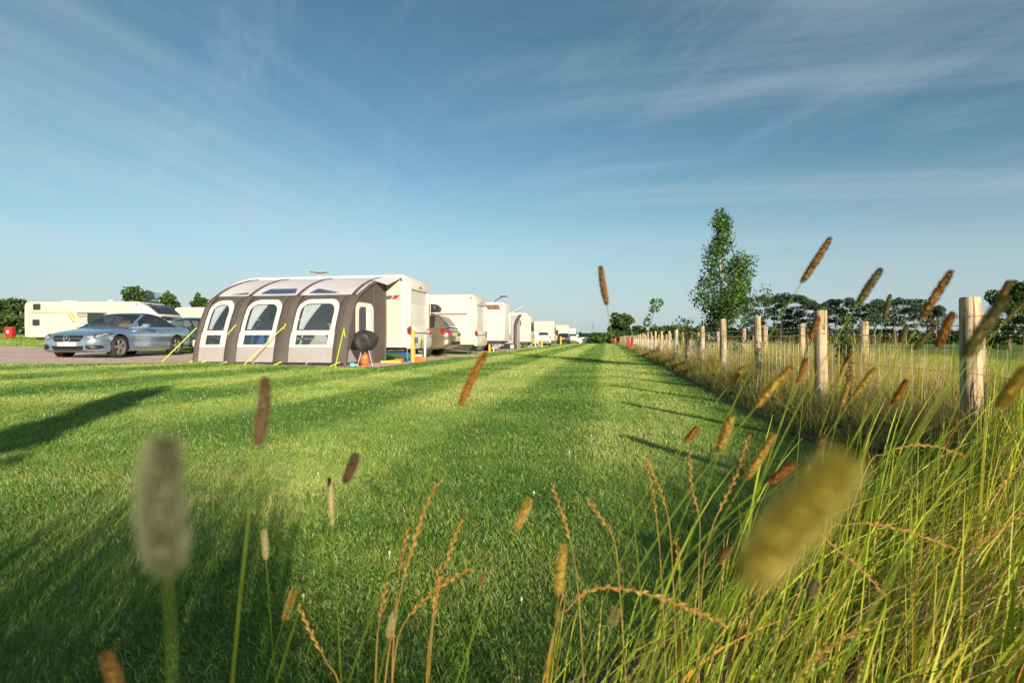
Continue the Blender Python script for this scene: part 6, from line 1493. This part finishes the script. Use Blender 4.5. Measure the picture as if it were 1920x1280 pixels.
def ryegrass(label, pts, Y, ear, size=1.0, seed=0):
    """pts: the stem in the photo from the tip down; ear = share of it that carries spikelets"""
    rr = np.random.default_rng(500+seed); W_ = [at(px, py, Y*(1 + .01*i)) for i, (px, py) in enumerate(pts)]
    last = W_[-1]; prev = W_[-2]; d = (last-prev); gx = last.x + (d.x/abs(d.z) if abs(d.z) > 1e-4 else 0)*last.z*.4; gx = last.x + max(-.2, min(.2, gx-last.x)); G_ = Vector((gx, last.y, g(gx, last.y)))
    P_ = W_ + [last.lerp(G_, .5) + d*.15, G_]; t = thing('ryegrass', label, 'grass stem', G_, 0, 'dry ryegrass ears in the foreground')
    fine = []
    for i in range(len(P_)-1):
        p0 = P_[max(0, i-1)]; p1 = P_[i]; p2 = P_[i+1]; p3 = P_[min(len(P_)-1, i+2)]
        for q in np.linspace(0, 1, 10, endpoint=False): fine.append(.5*((2*p1) + (p2-p0)*q + (2*p0-5*p1+4*p2-p3)*q*q + (3*p1-p0-3*p2+p3)*q**3))
    fine.append(P_[-1]); fine = [f - G_ for f in fine]
    mb = MB(); mb.tube(fine, [.0007*size + .0006*size*i/len(fine) for i in range(len(fine))], 5); mb.build('stalk', mat_straw, t)
    n_e = int((len(pts)-1)*10*ear); co_ = []; F = []; tv = []; seg = fine[:n_e+1]; cum = [0]
    for a, b in zip(seg[:-1], seg[1:]): cum.append(cum[-1] + (b-a).length)
    step = .0075*size; k = max(4, int(cum[-1]/step))
    for q in range(k):
        s_ = cum[-1]*(q+.5)/k; i = min(len(seg)-2, int(np.searchsorted(cum, s_))-1); i = max(i, 0); a, b = seg[i], seg[i+1]; dd = (a-b).normalized(); c = a.lerp(b, (s_-cum[i])/max(1e-6, cum[i+1]-cum[i]))
        sd_ = dd.cross(Vector((0, 1, 0))).normalized()*(1 if q % 2 else -1); ln = .0105*size*rr.uniform(.8, 1.2); wd = .0017*size
        dr = (dd*.88 + sd_*.24 + Vector((0, rr.uniform(-.2, .2), 0))).normalized(); nn = dr.cross(Vector((0, 1, 0))).normalized(); c2 = c + sd_*.0008*size; b0 = len(co_); tt = float(np.clip(rr.normal(.5, .22), 0, 1))
        ring_ = [c2, c2 + dr*ln*.45 + nn*wd, c2 + dr*ln*.45 + Vector((0, wd, 0)), c2 + dr*ln*.45 - nn*wd, c2 + dr*ln*.45 - Vector((0, wd, 0)), c2 + dr*ln]
        co_ += ring_; tv += [tt]*6
        for j in range(4): F += [(b0, b0+1+j, b0+1+(j+1) % 4), (b0+5, b0+1+(j+1) % 4, b0+1+j)]
    me = bpy.data.meshes.new('seed_ear'); me.from_pydata([tuple(c) for c in co_], [], F); at_ = me.attributes.new('tint', 'FLOAT', 'POINT'); at_.data.foreach_set('value', tv); me.materials.append(RYE); me.update()
    o = bpy.data.objects.new('seed_ear', me); COL.objects.link(o); o.parent = t
mat_straw = mat('ryegrass_stalk', (0.36, 0.24, 0.06), 0.55, var=0.3, scale=15, trans=0.25)
RG = [
 ('thick orange ryegrass ear, tallest of the clump at the lower middle', [(818, 908), (795, 960), (766, 1050), (742, 1150), (722, 1280)], .62, .62),
 ('orange ryegrass ear leaning right in the lower middle clump', [(871, 960), (845, 1030), (820, 1110), (806, 1200), (800, 1280)], .66, .60),
 ('ryegrass ear bent far to the right, crossing the lower middle clump', [(882, 1066), (835, 1092), (792, 1128), (752, 1180), (735, 1280)], .62, .65),
 ('slim orange ryegrass ear left of the tallest orange one', [(766, 990), (755, 1040), (745, 1100), (738, 1200)], .75, .55),
 ('short ryegrass ear at the left of the lower middle clump', [(724, 1092), (716, 1140), (708, 1190), (704, 1280)], .66, .5),
 ('straight ryegrass ear right of the tallest orange one', [(822, 1066), (817, 1120), (811, 1180), (804, 1280)], .72, .6),
 ('ryegrass ear slanting left at the bottom of the lawn', [(559, 1135), (585, 1190), (612, 1240), (640, 1300)], .66, .6),
 ('upright ryegrass ear at the left side of the right hand grass', [(1208, 850), (1222, 910), (1232, 980), (1240, 1080)], .85, .6),
 ('ryegrass ear right of the upright one over the lawn', [(1216, 868), (1240, 925), (1255, 985), (1262, 1090)], .85, .55),
 ('zigzag ryegrass ear below the plump orange timothy head', [(1293, 850), (1297, 910), (1312, 980), (1310, 1080)], .85, .6),
 ('thick zigzag ryegrass ear beside the small pinkish timothy head', [(1402, 820), (1385, 880), (1362, 930), (1335, 990), (1318, 1080)], .70, .65),
 ('long ryegrass ear arching over and drooping to the right at the bottom', [(1356, 1168), (1300, 1144), (1230, 1118), (1160, 1102), (1105, 1106), (1066, 1140), (1035, 1200)], .55, .78),
 ('thin ryegrass ear leaning left over the dark lawn', [(1102, 938), (1130, 975), (1150, 1010), (1160, 1080)], .75, .6),
 ('thin ryegrass ear over the dark lawn, leftmost of the right group', [(1036, 912), (1058, 975), (1075, 1040), (1085, 1120)], .80, .55),
 ('pale ryegrass ear drooping right across the dense grass', [(1788, 1026), (1740, 1010), (1690, 992), (1640, 982), (1588, 984), (1540, 1020)], .75, .70),
 ('pale ryegrass ear sloping down right below the giant blurred head', [(1660, 1115), (1612, 1065), (1570, 1030), (1525, 990), (1490, 985), (1450, 1030)], .70, .70),
 ('ryegrass ear arching right high in the dense grass', [(1808, 855), (1760, 838), (1705, 835), (1660, 850), (1620, 890)], .95, .65),
 ('thick brown ryegrass ear leaning right at the bottom right', [(1618, 1178), (1570, 1205), (1525, 1235), (1490, 1280), (1470, 1330)], .50, .65),
 ('orange ryegrass ear rising at the right edge', [(1920, 960), (1880, 990), (1835, 1022), (1795, 1060), (1760, 1120)], .75, .65),
 ('slim ryegrass ear under the tiny brown timothy head', [(1268, 1010), (1271, 1050), (1275, 1100), (1278, 1180)], .75, .5),
]
for i, (lb, pts, Y, ear) in enumerate(RG): ryegrass(lb, pts, Y, ear, .85, i)
